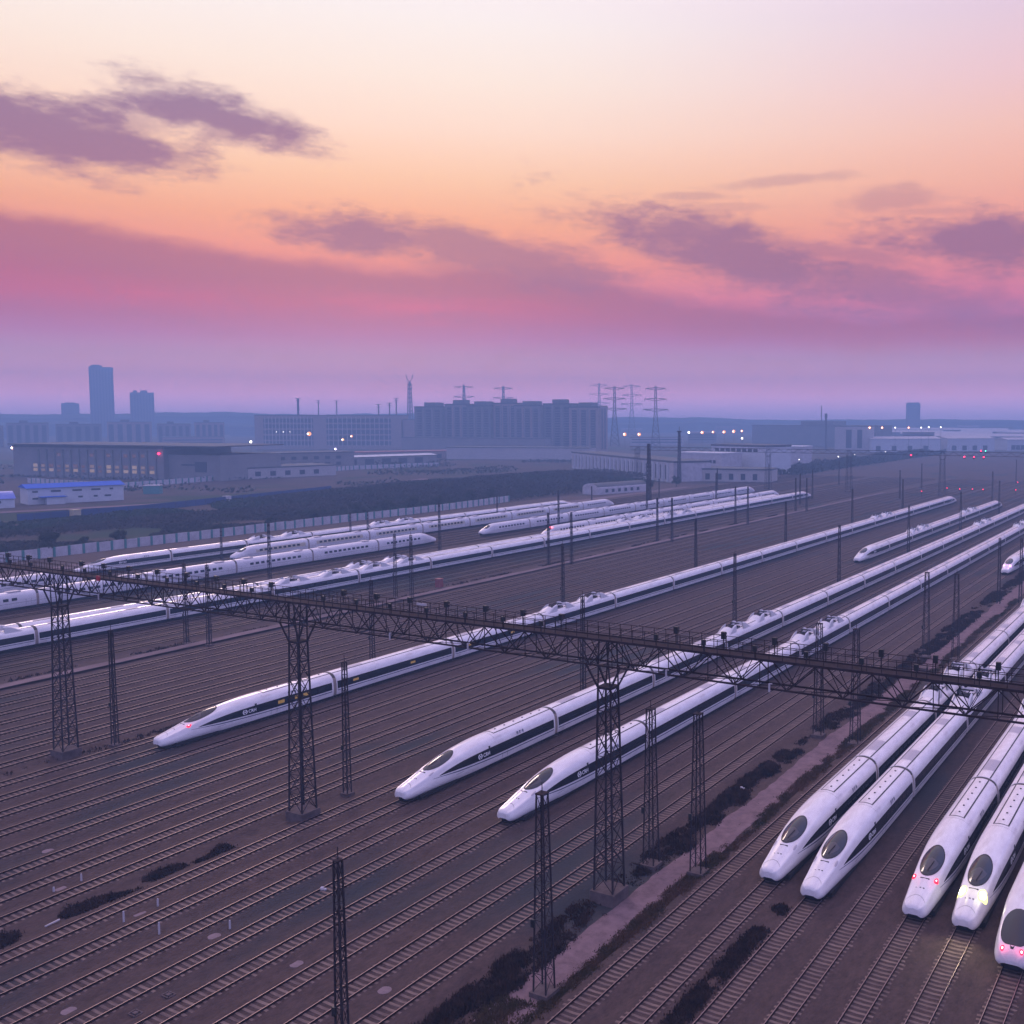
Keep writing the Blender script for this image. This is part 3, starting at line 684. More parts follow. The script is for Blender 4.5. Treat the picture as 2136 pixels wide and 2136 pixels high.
tJ = train(-17.9, 82.4, 8, 'near black banded train with two blazing yellow white headlamps', GR, 'nhead', lambda: striped_nose(((-1, 1), G_head, 0.52)), *SM, *SN, pants=P8, pantkey='pant', pantfn=SP[1])
for sx in (-1, 1):
    l = bpy.data.lights.new('headlamp_beam', 'SPOT'); l.energy = 420; l.color = (1,0.97,0.6); l.spot_size = R(110); l.spot_blend = 1; l.shadow_soft_size = 0.2
    o = bpy.data.objects.new('headlamp_beam', l); COL.objects.link(o); o.parent = tJ; o.location = (sx*0.9, 0.2, 2.6); o.rotation_euler = (R(-62), 0, 0)
tK = train(-13.3, 77.9, 4, 'all white round nosed train with two low red lamps, cut by the frame', None, 'rnose', lambda: plain_nose(ROUND, 'bright', ((-1, 1), G_tail, 0.16, 0.72, 0.42), roundws=True), 'dmidb', lambda: plain_mid('bright'), 'rtail', lambda: plain_nose(ROUND, 'bright', None, roundws=True), gway=GD)
train(-94.5, 284.0, 8, 'short black banded train with an unlit nose standing alone behind the centre trains', GR, *SN, *SM, *SN, pants=P8, pantkey='pant', pantfn=SP[1])
tS = train(-52.0, 281.0, 8, 'distant black banded train with two violet white headlamps at the right edge', GR, 'nviolet', lambda: striped_nose(((-1, 1), G_pink, 0.42)), *SM, *SN, pants=P8, pantkey='pant', pantfn=SP[1])
train(-195.4, 27.0, 18, 'very long black banded train nearest in the far row, running off the left edge', GR, *SN, *SM, *SN, pants=(2, 5, 6, 12), pantkey='pant', pantfn=SP[1], stretch=1.018)
train(-200.2, 27.0, 17, 'black banded train hidden right behind the longest one, only its roof showing', GR, *SN, *SM, *SN, pants=(2, 6, 11), pantkey='pant', pantfn=SP[1], stretch=1.018)
train(-236.5, 52.0, 8, 'white train with small square windows whose nose points right', GR2, 'dnose', lambda: plain_nose(DUCK), 'dmid', lambda: plain_mid(), 'dnose', lambda: plain_nose(DUCK), gway=GD)
train(-234.9, 285.5, 9, 'white train with small square windows, nose pointing left in the centre of the far row', GR2, 'dnose', lambda: plain_nose(DUCK), 'dmid', lambda: plain_mid(), 'dnose', lambda: plain_nose(DUCK), gway=GD)
train(-258.5, 200.6, 8, 'white train with yellowed side panels and a bright glint on its windscreen', GR2, 'cnose', lambda: plain_nose(DUCK, 'cream', glare=True), 'cmid', lambda: plain_mid('cream'), 'dnose', lambda: plain_nose(DUCK), gway=GD)
tF = train(-211.0, 290.0, 8, 'white train showing two small red lamps above the roofs of the far row', GR2, 'dred', lambda: plain_nose(DUCK, None, ((-1, 1), G_tail, 0.42, 0.55, 5.2)), 'dmid', lambda: plain_mid(), 'dnose', lambda: plain_nose(DUCK), gway=GD)
train(-273.0, 163.0, 9, 'farthest black banded train, its nose just above the gantry railing at the left', GR, *SN, *SM, *SN, pants=(2, 4), pantkey='pant', pantfn=SP[1])
train(-258.5, 75.0, 3, 'white train end showing through the gantry railing at the left edge', GR2, 'dnose', lambda: plain_nose(DUCK), 'dmid', lambda: plain_mid(), 'dnose', lambda: plain_nose(DUCK), gway=GD)

def lamp_spill(root, pts, col, en):
    for p in pts:
        l = bpy.data.lights.new('lamp_light', 'POINT'); l.energy = en; l.color = col; l.shadow_soft_size = 0.25
        o = bpy.data.objects.new('lamp_light', l); COL.objects.link(o); o.parent = root; o.location = p
lamp_spill(tJ, [(-0.86,3.1,3.0),(0.86,3.1,3.0)], (1,0.95,0.4), 22)
for r_, pts, en in ((tI, [(-0.98,3.8,2.95),(0.98,3.8,2.95)], 7), (tK, [(-0.72,0.1,2.1),(0.72,0.1,2.1)], 16), (tD, [(0.98,3.8,2.95)], 8), (tF, [(-0.5,5.0,3.75),(0.5,5.0,3.75)], 60)): lamp_spill(r_, pts, (1,0.03,0.10), en)
lamp_spill(tS, [(-0.86,3.1,3.0),(0.86,3.1,3.0)], (1,0.4,1.0), 40)

# ------------------------------------------------------------------ lattice masts and gantries
def lattice(m, z0, z1, w0, w1, n, tl, tb, cx=0, cy=0, single=False):
    f = lambda z: w0 + (w1-w0)*(z-z0)/(z1-z0)
    zs = [z0]; 
    while len(zs) < n+1: zs.append(z0 + (z1-z0)*(1-(1-len(zs)/n)**1.0))
    cs = lambda z: [(cx+sx*f(z)/2, cy+sy*f(z)/2, z) for sx, sy in ((-1,-1),(1,-1),(1,1),(-1,1))]
    for a, b in zip(zs, zs[1:]):
        A, B = cs(a), cs(b)
        for k in range(4):
            j = (k+1) % 4; m.bar(A[k], B[j], tb) 
            if not single: m.bar(A[j], B[k], tb)
            m.bar(B[k], B[j], tb)
    return cs
def mast_proto(wb=0.62, wt=0.36):
    detail = True; H = 15.2
    t = link('lattice_mast', None)
    m = MB(); cs = lattice(m, 0.3, H, wb, wt, 11, 0.1, 0.035, single=True); 
    if detail: build('bracing', m, M_steel, t)
    A, B = cs(0.2), cs(H)
    for k in range(4):
        q = MB(); q.bar(A[k], B[k], 0.10); build('leg', q, M_steel, t)
    q = MB(); q.box(-wt*0.62, wt*0.62, -wt*0.62, wt*0.62, H, H+0.1); q.bar((0,0,H), (0,0,H+0.9), 0.05); build('cap', q, M_steel, t)
    q = MB(); q.box(-wb*0.5-0.25, wb*0.5+0.25, -wb*0.5-0.25, wb*0.5+0.25, -0.7, 0.24); build('concrete_base', q, M_conc, t)
    q = MB(); q.box(-wb*0.5-0.12, -wb*0.5+0.2, -wb*0.5-0.12, -wb*0.5+0.02, 5.2, 5.8); build('switch_box', q, M_sign, t)
    return t
def far_mast(): # slender mast for the far ranks
    m = MB(); cs = lattice(m, 0, 15.2, 0.62, 0.36, 9, 0.1, 0.04, single=True); A, B = cs(0), cs(15.2)
    for k in range(4): m.bar(A[k], B[k], 0.12)
    return m.mesh('lattice_mast', [M_steel])
ROWS = [
 ('in the row beside the gantry towers', [(-126.8,80.0),(-127,125.7),(-127,182),(-127,245),(-127,309),(-127,376),(-127,445)]),
 ('along the dark ditch by the centre trains', [(-87,81.8),(-87,129.9),(-87,185),(-87,247.7),(-87,312),(-87,382),(-87,454)]),
 ('on the left side of the dirt path', [(-47.4,82.2),(-47.4,127.4),(-46.4,178.8),(-45.4,238.9)]),
 ('on the right side of the dirt path', [(-43.6,59.6),(-42.7,82.9),(-41.9,126.3),(-41.3,179.4),(-40.8,240)]),
 ('on the left side of the pale strip', [(-172.2,123.3),(-172.6,178.6),(-172.4,240),(-171.8,302.7),(-172,366),(-172,430)]),
 ('on the right side of the pale strip', [(-167.3,124.5),(-167.6,178.7),(-167.6,244.7),(-167.3,305),(-167.5,368),(-167.5,432)]),
 ('among the far row of trains', [(-221.5,183.5),(-222.2,250),(-222.2,316),(-222,382),(-222,450)]),
 ('in front of the white boundary fence', [(-265.8,203),(-265.6,254),(-265.6,262),(-265.6,334),(-265.6,405),(-265.6,470)]),
 ('in the hazy far end of the yard', [(-184.5,467),(-189.9,498),(-237.7,552),(-243.5,495),(-150,520),(-160,600),(-105,530),(-95,620),(-215,610),(-60,520),(-120,680)]),
]
mp = {}; FM = far_mast()
for nm, pts in ROWS:
    for i, (x, y) in enumerate(pts):
        near = y < 200 and x > -180
        lab = 'lattice mast, %s from the camera %s' % (ORD[i], nm)
        if near:
            k_ = 'dirt path' in nm
            if k_ not in mp: mp[k_] = mast_proto(1.12, 0.60) if k_ else mast_proto(); o = mp[k_]
            else: o = copy_tree(mp[k_])
            o.location = (x, y, -0.35)
        else: o = link('lattice_mast', FM, None, (x, y, -0.4))
        if nm.startswith('in front'): o.scale = (0.8, 0.8, 0.66)
        tag(o, lab, 'mast', 'lattice masts ' + nm)
o = copy_tree(mp[False]); o.location = (-48.2, 44.4, -0.4); tag(o, 'dark lattice mast cut by the bottom edge of the picture', 'mast', 'lattice masts on the left side of the dirt path')

def gantry(name, Y, x0, x1, ztop, zbot, towers, label, signals, twz=1.28, tbase=1.95, base_h=0.5, detail=True, module=4.65):
    t = thing(name, (x0, Y, 0), label, 'gantry'); D = 0.85
    L = x1 - x0; m = MB()
    for y in (-D, D):
        m.bar((0,y,ztop-0.10), (L,y,ztop-0.10), 0.20); m.bar((0,y,zbot+0.08), (L,y,zbot+0.08), 0.14)
    build('chord', m, M_steel, t)
    m = MB(); n = int(L/module)
    for y in (-D, D):
        for i in range(n):
            a = i*module; c = a+module/2
            for q in (a, a+module): m.bar((c,y,zbot+0.08), (q,y,ztop-0.2), 0.085)
            if detail:
                for q in (a+module*0.26, a+module*0.74): m.bar((c,y,zbot+0.08), (q,y,ztop-0.2), 0.055)
                m.bar((a,y,zbot+0.08), (a,y,ztop-0.2), 0.06)
    for i in range(n):
        a = i*module; c = a+module/2
        m.bar((c,-D,zbot+0.08), (c,D,zbot+0.08), 0.06); m.bar((a,-D,ztop-0.2), (a,D,ztop-0.2), 0.06)
        if detail: m.bar((c,-D,zbot+0.08), (c+module,D,zbot+0.08), 0.05)
    build('truss_web', m, M_steel, t)
    m = MB(); m.box(0, L, -D+0.35, D-0.12, ztop-0.16, ztop-0.10); build('walkway', m, M_steel, t)
    if detail:
        for y in (-D, D):
            m = MB(); nn = int(L/1.15)
            for i in range(nn+1): m.bar((i*1.15,y,ztop), (i*1.15,y,ztop+1.1), 0.045)
            for z in (0.55, 1.1): m.bar((0,y,ztop+z), (L,y,ztop+z), 0.045)
            build('railing', m, M_steel, t)
    for tx in towers:
        w = link('support_tower', None, t, (tx-x0, 0, 0))
        m = MB(); zc = ztop-4.4; cs = lattice(m, base_h, zc, tbase, twz, 9, 0.1, 0.055); build('bracing', m, M_steel, w)
        A, B = cs(base_h), cs(zc); q = MB()
        for k in range(4): q.bar(A[k], B[k], 0.14)
        build('leg', q, M_steel, w)
        q = MB(); m3 = twz/2
        q.box(-m3-0.08, m3+0.08, -m3-0.08, m3+0.08, zc-0.1, zc+0.12)
        for sy in (-1, 1):
            for sx in (-1, 1):
                q.bar((sx*m3, sy*m3, zc), (sx*1.75, sy*D, zbot+0.08), 0.14); q.bar((sx*m3, sy*m3, zc), (sx*m3*0.6, sy*D, ztop-0.2), 0.10)
                q.bar((sx*1.75, sy*D, zbot+0.08), (sx*0.4, sy*D, ztop-0.3), 0.08)
        build('bracket', q, M_steel, w)
        q = MB(); q.box(-tbase/2-0.28, tbase/2+0.28, -tbase/2-0.28, tbase/2+0.28, -0.9, base_h); build('concrete_base', q, M_conc, w)
    for (sx_, kind) in signals:
        s_ = link('signal', None, t, (sx_-x0, 0, ztop)); 
        q = MB(); q.bar((0,D,0), (0,D,1.05), 0.07); q.bar((-1.0,-D,0), (-1.0,-D,0.72), 0.06); build('signal_post', q, M_steel, s_)
        q = MB(); q.box(-0.17, 0.17, D-0.16, D+0.14, 0.82, 1.42)
        for zz in (0.98, 1.24): q.bar((0,D+0.1,zz), (0,D+0.42,zz-0.03), 0.2)
        build('signal_head', q, M_sign, s_)
        q = MB(); q.box(-1.16, -0.84, -D-0.14, -D+0.12, 0.5, 0.98); build('signal_head', q, M_sign, s_)
    return t
sig = [(x+0.95-1.9, 0) for x in X_NEAR if -165 < x < -6 and x not in (-83.8,)]
g1 = gantry('signal_gantry', 74.7, -172.0, 18.0, 23.2, 20.75, [-168.0, -128.6, -86.1, -47.4, -8.5], 'long dark truss gantry with railed walkway and signals spanning the near yard on lattice towers', sig, base_h=0.55)
def on_gantry(name, m, mt): build(name, m, mt, g1, loc=(172.0, 0, 0))
q = MB(); q.box(-119.0,-118.45,-1.15,-0.95,22.9,23.5); on_gantry('warning_board', q, M_redbox)
for x in (-118.9, -72.1, -31.6, -41.0, -62.3):
    q = MB(); q.bar((x,-1.0,20.6), (x,-1.0,21.3), 0.12); q.bar((x,-1.0,21.3), (x+0.25,-1.0,21.3), 0.06); on_gantry('insulator', q, M_whitew)
q = MB(); q.box(-70.2,-69.0,0.8,0.9,23.9,24.15); on_gantry('name_plate', q, M_whitew)
g2 = gantry('signal_gantry', 556.0, -335.0, -20.0, 23.6, 21.3, [-330.0, -240.0, -190.0, -137.0, -85.0, -30.0], 'distant signal gantry with red lamps crossing the far end of the yard', [], detail=False, base_h=0.3, tbase=3.2, twz=2.2, module=6)
for x, z, mt in ((-154.0,21.3,G_red),(-125.0,21.0,G_red),(-119.9,21.0,G_red),(-114.8,21.0,G_red),(-116.3,24.3,G_red),(-113.9,24.3,G_green)):
    q = MB(); q.box(x-0.4, x+0.4, -1.3, -0.9, z-1.2, z+0.6); o = build('signal_head', q, M_sign, g2, loc=(335.0,0,0))
    q = MB(); q.ball((x,-1.45,z), 0.30 if mt is G_green else 0.36); build('signal_lamp', q, mt, o)
for i, (x, y) in enumerate(((-143.3,538),(-137.6,570),(-129.7,566),(-123.4,569),(-117.5,568),(-101.1,573),(-112.1,641))):
    t = thing('dwarf_signal', (x, y, -0.3), 'small ground signal with a faint red lamp, %s from the left beyond the far gantry' % ORD[i], 'signal', 'red ground signals at the far end')
    q = MB(); q.bar((0,0,0), (0,0,2.6), 0.14); q.box(-0.3,0.3,-0.15,0.15,2.5,3.5); build('post', q, M_sign, t)
    q = MB(); q.ball((0,-0.2,3.1), 0.19); build('lamp', q, G_red, t)

# ------------------------------------------------------------------ corridor vegetation
def tufts(name, pts, mt, lab, h=(0.2,0.5), w=0.07, blades=5, spread=0.22):
    m = MB(); rnd = random.Random(hash(name) % 1000 if False else len(pts))
    for (x, y, z, s) in pts:
        for b in range(blades):
            a = rnd.uniform(0, 6.28); ox, oy = rnd.gauss(0, spread), rnd.gauss(0, spread); hh = rnd.uniform(*h)*s; ln = rnd.uniform(0.05, 0.5)*hh
            ww = w*rnd.uniform(0.6, 1.6); cx_, cy_ = math.cos(a), math.sin(a); b0 = (x+ox, y+oy)
            m.tri((b0[0]-cy_*ww, b0[1]+cx_*ww, z-0.03), (b0[0]+cy_*ww, b0[1]-cx_*ww, z-0.03), (b0[0]+cx_*ln, b0[1]+cy_*ln, z+hh))
    return tag(build(name, m, mt), lab, 'vegetation', kind='stuff')
rnd = random.Random(11); P = []; Q = []; D_ = []
def rr(a, b): return rnd.uniform(a, b)
for k in range(60000):
    y = 30 + 290*rnd.random()**1.6; x = rr(-43.4, -41.75) if y > 58 else rr(-47.2, -41.8)
    nv = noise.noise((x*0.5, y*0.09, 2.0)) + 0.6*noise.noise((x*1.4, y*0.5, 12.0))
    if nv > -0.2: P.append((x, y, gz(x, y), (0.6 if y > 58 else 0.9)*(0.35 + min(1, (nv+0.2)*1.4))))
for k in range(110000):
    y = 30 + 290*rnd.random()**1.6; x = rr(-49.4, -46.0)
    nv = 0.8*noise.noise((x*0.4, y*0.075, 5.0)) + 0.8*noise.noise((x*0.9, y*0.30, 7.0)) + 0.55*noise.noise((x*2.4, y*1.3, 4.0)) - 0.35*max(0, abs(x+47.9)-0.8)
    if nv > -0.08 and rnd.random() < 0.35 + nv*1.5: Q.append((x, y, gz(x, y), 0.2 + 0.9*min(1, (nv+0.08)*1.3)))
rnd.shuffle(P); rnd.shuffle(Q); P = P[:30000]; Q = Q[:30000]
tufts('dry_grass', P, M_grass, 'olive and brown dry grass along the right side of the dirt path', (0.15,0.42), 0.07)
tufts('low_scrub', Q, M_leafb, 'dark brown scrub along the left side of the dirt path', (0.25,0.75), 0.08)
for k in range(9000):
    y = rr(38, 66); x = -87.0 + rnd.gauss(0, 0.45)
    if noise.noise((x*0.3, y*0.22, 9.0)) > 0.0: D_.append((x, y, gz(x, y), 0.7))
for k in range(9000):
    y = rr(45, 80); x = -33.1 + rnd.gauss(0, 0.28)
    if noise.noise((x*0.3, y*0.2, 19.0)) > -0.12: D_.append((x, y, gz(x, y), 0.8))
for k in range(6000):
    y = rr(60, 420); x = rnd.choice((-173.5, -172.8, -127.4)) + rnd.gauss(0, 0.6)
    if noise.noise((x*0.3, y*0.08, 29.0)) > 0.1: D_.append((x, y, gz(x, y), 1.0))
tufts('weeds', D_, M_leafb, 'dark weeds growing in the gaps between the tracks', (0.12,0.4), 0.08)

# small things lying on the ballast
for i, (x, y) in enumerate(((-101.0,56.8),(-91.7,52.5),(-81.0,53.0),(-71.8,53.4),(-72.0,41.4),(-63.1,53.7),(-53.9,54.1))):
    x = min((t for t in [a for a in [(-101.6),(-92.3),(-81.5),(-72.4),(-72.4),(-63.1),(-54.2)]]), key=lambda t: abs(t-x))
    q = MB(); q.prism([(0.52*math.cos(a*math.pi/9), 0.52*math.sin(a*math.pi/9)) for a in range(18)], -0.12, 0.10); 
    tag(build('manhole_cover', q, mat('cover_concrete', (0.20,0.14,0.16), 0.9, col2=(0.14,0.10,0.115), vscale=3) if i == 0 else bpy.data.materials['cover_concrete'], loc=(x, y, gz(x, y))), 'round pinkish concrete cover on the ballast, %s from the left' % ORD[i], 'manhole cover', 'round covers between the near tracks')
for i, (x, y, h) in enumerate(((-81.3,51.4,0.95),(-76.9,51.6,1.05),(-81.4,54.6,0.7),(-92.2,51.9,0.5),(-92.0,54.3,0.7),(-72.4,54.9,0.8))):
    q = MB(); q.box(-0.06,0.06,-0.06,0.06,-0.2,h*0.8); q.box(-0.05,0.05,-0.05,0.05,h*0.8,h); 
    tag(build('marker_post', q, M_whitew, loc=(x, y, gz(x, y))), 'short white marker post standing on the ballast, %s of six near the lower left' % ORD[i], 'post', 'white marker posts')
q = MB(); q.box(-0.06,0.06,-0.65,0.65,0,0.1); tag(build('white_bar', q, M_whitew, loc=(-86.4,48.4,-0.3), rz=0.1), 'white bar lying beside the dark weeds at the lower left', 'bar')
for i, (x, y) in enumerate(((-67.9,43.5),(-67.9,46.1))):
    q = MB()
    for a, b in (((-0.4,-0.3),(0.4,-0.3)),((0.4,-0.3),(0.4,0.3)),((0.4,0.3),(-0.4,0.3)),((-0.4,0.3),(-0.4,-0.3))): q.bar((a[0],a[1],0.12),(b[0],b[1],0.12),0.09)
    q.box(-0.18,0.18,-0.15,0.15,-0.1,0.2)
    tag(build('cable_box', q, M_conc, loc=(x, y, gz(x, y)+0.02)), ('nearer' if i == 0 else 'farther') + ' small cable box with a pale frame at the bottom left', 'box', 'cable boxes on the ballast')
q = MB(); q.box(-0.7,0.7,-0.7,0.7,-0.2,1.9); q.box(-0.8,0.8,-0.8,0.8,1.9,2.02)
tag(build('equipment_cabinet', q, mat('cabinet_red', (0.22,0.06,0.07), 0.7), loc=(-174.6,196,-0.3)), 'dull red cabinet beside the pale strip', 'cabinet')
q = MB(); q.box(-0.75,0.75,-0.9,0.9,-0.4,1.3); q.box(-0.82,0.82,-0.97,0.97,1.3,1.42)
tag(build('equipment_cabinet', q, M_conc, loc=(-43.6,166.0,-0.4)), 'grey concrete cabinet on the dirt path by the right masts', 'cabinet')
for i, (x, y) in enumerate(((-48.4,104.9),(-47.7,95.5),(-70.9,63.4))):
    q = MB(); q.ball((0,0,0.12), 0.22, nu=7, nv=4); q.ball((0.28,0.1,0.08), 0.15, nu=6, nv=4)
    tag(build('litter', q, M_whitew, loc=(x, y, gz(x, y))), 'white scrap of litter, %s' % ('upper one in the scrub','lower one in the scrub','on the ballast below the centre trains')[i], 'litter', 'white litter')

# ------------------------------------------------------------------ boundary fences
def panel_fence(pts, h, pitch, label, nm='panel_fence', wallm=M_whitew, postm=M_teal, frac=0.8):
    t = thing(nm, (pts[0][0], pts[0][1], 0), label, 'fence'); x0, y0 = pts[0]
    for (ax, ay), (bx, by) in zip(pts, pts[1:]):
        L = math.hypot(bx-ax, by-ay); n = max(1, int(L/pitch)); ux, uy = (bx-ax)/L, (by-ay)/L
        for i in range(n):
            s = i*L/n; e = s + L/n*frac; hh = h*random.uniform(0.94, 1.04)
            a = (ax+ux*s-x0, ay+uy*s-y0); b = (ax+ux*e-x0, ay+uy*e-y0)
            w = MB(); w.bar((a[0],a[1],hh/2-0.4), (b[0],b[1],hh/2-0.4), 0.16, t2=hh+0.8); build('wall_panel', w, wallm, t)
            c = (ax+ux*(e+L/n)/2*1-x0 if False else ax+ux*(e+(s+L/n))/2-x0, ay+uy*(e+(s+L/n))/2-y0)
            p = MB(); p.bar((c[0],c[1],-0.8), (c[0],c[1],h*0.98), 0.55); build('post', p, postm, t)
    return t
panel_fence([(-319.5,100),(-319,171),(-318.5,240),(-319,300),(-318,370),(-323,416)], 2.4, 4.6, 'white panelled boundary fence with teal posts behind the far row of trains')
panel_fence([(-692,385),(-589,378)], 2.7, 5.5, 'short stretch of white panelled fence behind the blue roofed sheds')
panel_fence([(-589,378),(-600,445),(-628,606),(-606,684)], 2.7, 5.2, 'distant white panelled fence in front of the factory hall', frac=0.75)
def sheet_fence(pts, h, label):
    t = thing('sheet_fence', (pts[0][0], pts[0][1], 0), label, 'fence'); x0, y0 = pts[0]; w = MB(); p = MB()
    for (ax, ay), (bx, by) in zip(pts, pts[1:]):
        w.bar((ax-x0,ay-y0,h/2-0.5), (bx-x0,by-y0,h/2-0.5), 0.1, t2=h+1)
        n = int(math.hypot(bx-ax,by-ay)/6)
        for i in range(n):
            p = MB(); p.bar((ax-x0+(bx-ax)*i/n+0.1, ay-y0+(by-ay)*i/n, -1), (ax-x0+(bx-ax)*i/n+0.1, ay-y0+(by-ay)*i/n, h+0.1), 0.14); build('post', p, M_steel_lo, t)
    build('sheet', w, M_bfence, t)
sheet_fence([(-452,150),(-440.6,233.6)], 2.6, 'bright blue sheet fence at the left edge')
sheet_fence([(-440.3,240),(-435,292),(-447,360),(-459,425)], 2.4, 'dark blue sheet fence across the scrubland left of the yard')
q = MB(); q.box(-1.6,1.6,-1.6,1.6,-1.2,2.4); q.box(-1.8,1.8,-1.8,1.8,2.4,2.6); tag(build('hut', q, mat('hut_yellow', (0.40,0.34,0.22), 0.8), loc=(-436.6,262,0)), 'small yellowish hut between two lengths of blue fence', 'hut')
q = MB(); q.box(-1.5,1.5,-1.5,1.5,-1.2,2.6); tag(build('hut', q, M_whitew, loc=(-445,344,0)), 'small pale block breaking the dark blue fence', 'hut')

# ------------------------------------------------------------------ buildings
def rot(px, py, a): return (px*math.cos(a)-py*math.sin(a), px*math.sin(a)+py*math.cos(a))
def bldg(name, P0, P1, depth, h, label, wall, cat='building', group=None, parapet=0.8, roofm=None, zb=-1.5, pitched=0):
    """front wall from P0 to P1 (left to right seen from the camera); returns root; local x along the front, local y away from the viewer"""
    a = math.atan2(P1[1]-P0[1], P1[0]-P0[0]); L = math.hypot(P1[0]-P0[0], P1[1]-P0[1])
    t = thing(name, (P0[0], P0[1], 0), label, cat, group, rz=a)
    m = MB(); m.box(0, L, 0, depth, zb, h); build('wall', m, wall, t)
    m = MB()
    if pitched:
        k = pitched; o = 0.8; m.v += [(-o,-o,h),(L+o,-o,h),(L+o,depth/2,h+k),(-o,depth/2,h+k),(-o,depth+o,h),(L+o,depth+o,h),(-o,-o,h+0.05),(L+o,-o,h+0.05)]
        m.f += [(0,1,2,3),(3,2,5,4),(0,3,4),(1,5,2)]; m.m += [0]*4
    else: m.box(-0.3, L+0.3, -0.3, depth+0.3, h, h+parapet)
    build('roof', m, roofm or M_roofd, t)
    return t, L
def windows(t, rects, mt=M_win, nm='window', one=False, off=0.12):
    if one:
        m = MB()
        for (a, b, c, d) in rects: m.box(a, b, -off, 0.05, c, d)
        o = build(nm, m, mt, t); o['kind'] = 'stuff'; return
    for (a, b, c, d) in rects:
        m = MB(); m.box(a, b, -off, 0.05, c, d); build(nm, m, mt, t)
# tall towers in the haze
def tower(P0, P1, depth, h, label, steps, wm):
    t, L = bldg('tower_block', P0, P1, depth, h, label, wm, 'tower block')
    m = MB()
    for (a, b, dz) in steps: m.box(a*L, b*L, 2, depth-2, h+0.8, h+0.8+dz)
    build('roof_plant', m, wm, t)
    for k in range(8):
        m = MB(); m.box(L*(k+0.25)/8, L*(k+0.72)/8, -0.5, 0.05, 6, h-4); build('window_bay', m, M_win, t)
tower((-2214,1372), (-2190,1412), 34, 151, 'tallest hazy tower block on the left skyline', ((0.05,0.55,3.5),(0.15,0.45,5)), M_bl[3])
tower((-2254,1492), (-2228,1534), 34, 98, 'shorter hazy tower block right of the tallest one', ((0.15,0.30,5),(0.45,0.72,5)), M_bl[3])
tower((-2640,1560), (-2619,1594), 30, 76, 'faint low block left of the tallest tower', ((0.2,0.8,2),), M_bl[3])
tower((-750,2646), (-715,2656), 34, 77, 'faint tower block alone on the right skyline', ((0.1,0.9,2),), M_bl[3])
# old apartments on the left
lefts = [((-1600,760),(-1548,826),29,1),((-1542,832),(-1516,876),33,0),((-1512,884),(-1482,934),31,3),((-1478,940),(-1446,990),34,1),((-1442,996),(-1416,1034),31,0),((-1414,1040),(-1390,1074),33,1)]
for i, (a, b, h, w) in enumerate(lefts):
    t, L = bldg('apartment_block', a, b, 26, h, '%s from the left of the hazy old apartment blocks behind the factory hall' % ORD[i], M_bl[w], 'apartment block', 'old apartment blocks on the left')
    windows(t, [(2+k*L/5, 2+k*L/5+L/9, 3, h-3) for k in range(5)], nm='window_bay', off=0.4)
    m = MB(); m.box(L*0.3, L*0.5, 8, 16, h, h+4); build('roof_plant', m, M_roofd, t)
# factory hall with tall bays
t, L = bldg('factory_hall', (-786,428), (-640,446), 60, 20.5, 'wide factory hall with tall window bays, the lowest panes lit', M_bl[0], 'hall', roofm=M_roofd, parapet=1.6)
x0_ = 20
for k in range(15):
    m = MB(); a = x0_ + k*8.1; m.box(a, a+6.0, -0.15, 0.05, 2.5, 18); fr = build('window', m, mat('hall_glazing', (0.16,0.145,0.15), 0.5) if k == 0 else bpy.data.materials['hall_glazing'], t)
    lv = (0,1,0,2,1,0,2,0,2,0,1,0,0,1,0)[k]
    for zz, h_ in ((3.2,2.2),(6.2,2.4)):
        m = MB(); m.box(a+0.7, a+5.0-0.5*lv, -0.25, -0.1, zz, zz+h_-0.3*lv); build('lit_pane', m, (G_lit, G_lit_b, G_lit_c)[lv if zz < 5 else max(lv, k % 3)], fr)
    if k in (3,7,9,11,12,13):
        m = MB(); m.box(a+1.2, a+4.6, -0.25, -0.1, 14.2, 16.4); build('lit_pane', m, G_lit_c, fr)
    m = MB(); m.box(a+6.3, a+7.5, -0.9, 0.05, -1, 19.2); build('pilaster', m, M_bl[3], t)
m = MB(); m.box(L-2, L+46, 4, 60, -1.5, 16.5); build('side_wing', m, M_bl[0], t)
m = MB(); m.box(L+12, L+24, 3.6, 4.1, 9.2, 10.4); m.box(L+24, L+34, 3.6, 4.1, 5, 12); build('window_strip', m, M_win, t)
m = MB(); m.box(-2, L+48, -2.5, 61, 22.1, 22.9); build('eaves', m, M_roofd, t)
m = MB(); m.ball((L-3,-1.2,17.3), 0.8); build('red_beacon', m, G_red, t)
t, L = bldg('workshop', (-600,470), (-583,545), 36, 6.5, 'low pale workshop building right of the factory hall', M_bl[2]); windows(t, [(4+k*11, 8+k*11, 1, 4.2) for k in range(6)])
t, L = bldg('workshop', (-665,560), (-640,618), 30, 13, 'boxy grey three storey building right of the factory hall', M_bl[0]); windows(t, [(3+k*9, 7+k*9, 8, 10.5) for k in range(6)] + [(3+k*9, 7+k*9, 3, 5.5) for k in range(6)])
t, L = bldg('long_shed', (-690,590), (-655,735), 24, 7, 'long low open shed behind the distant white fence', M_bl[0], roofm=M_shedw, pitched=1.2); windows(t, [(6+k*17, 15+k*17, 0, 5) for k in range(8)])
t, L = bldg('long_shed', (-760,720), (-700,830), 24, 7, 'low reddish shed behind the long open shed', M_bl[1], roofm=mat('red_roof', (0.26,0.07,0.08), 0.8)); windows(t, [(6+k*14, 15+k*14, 0, 4.5) for k in range(8)])
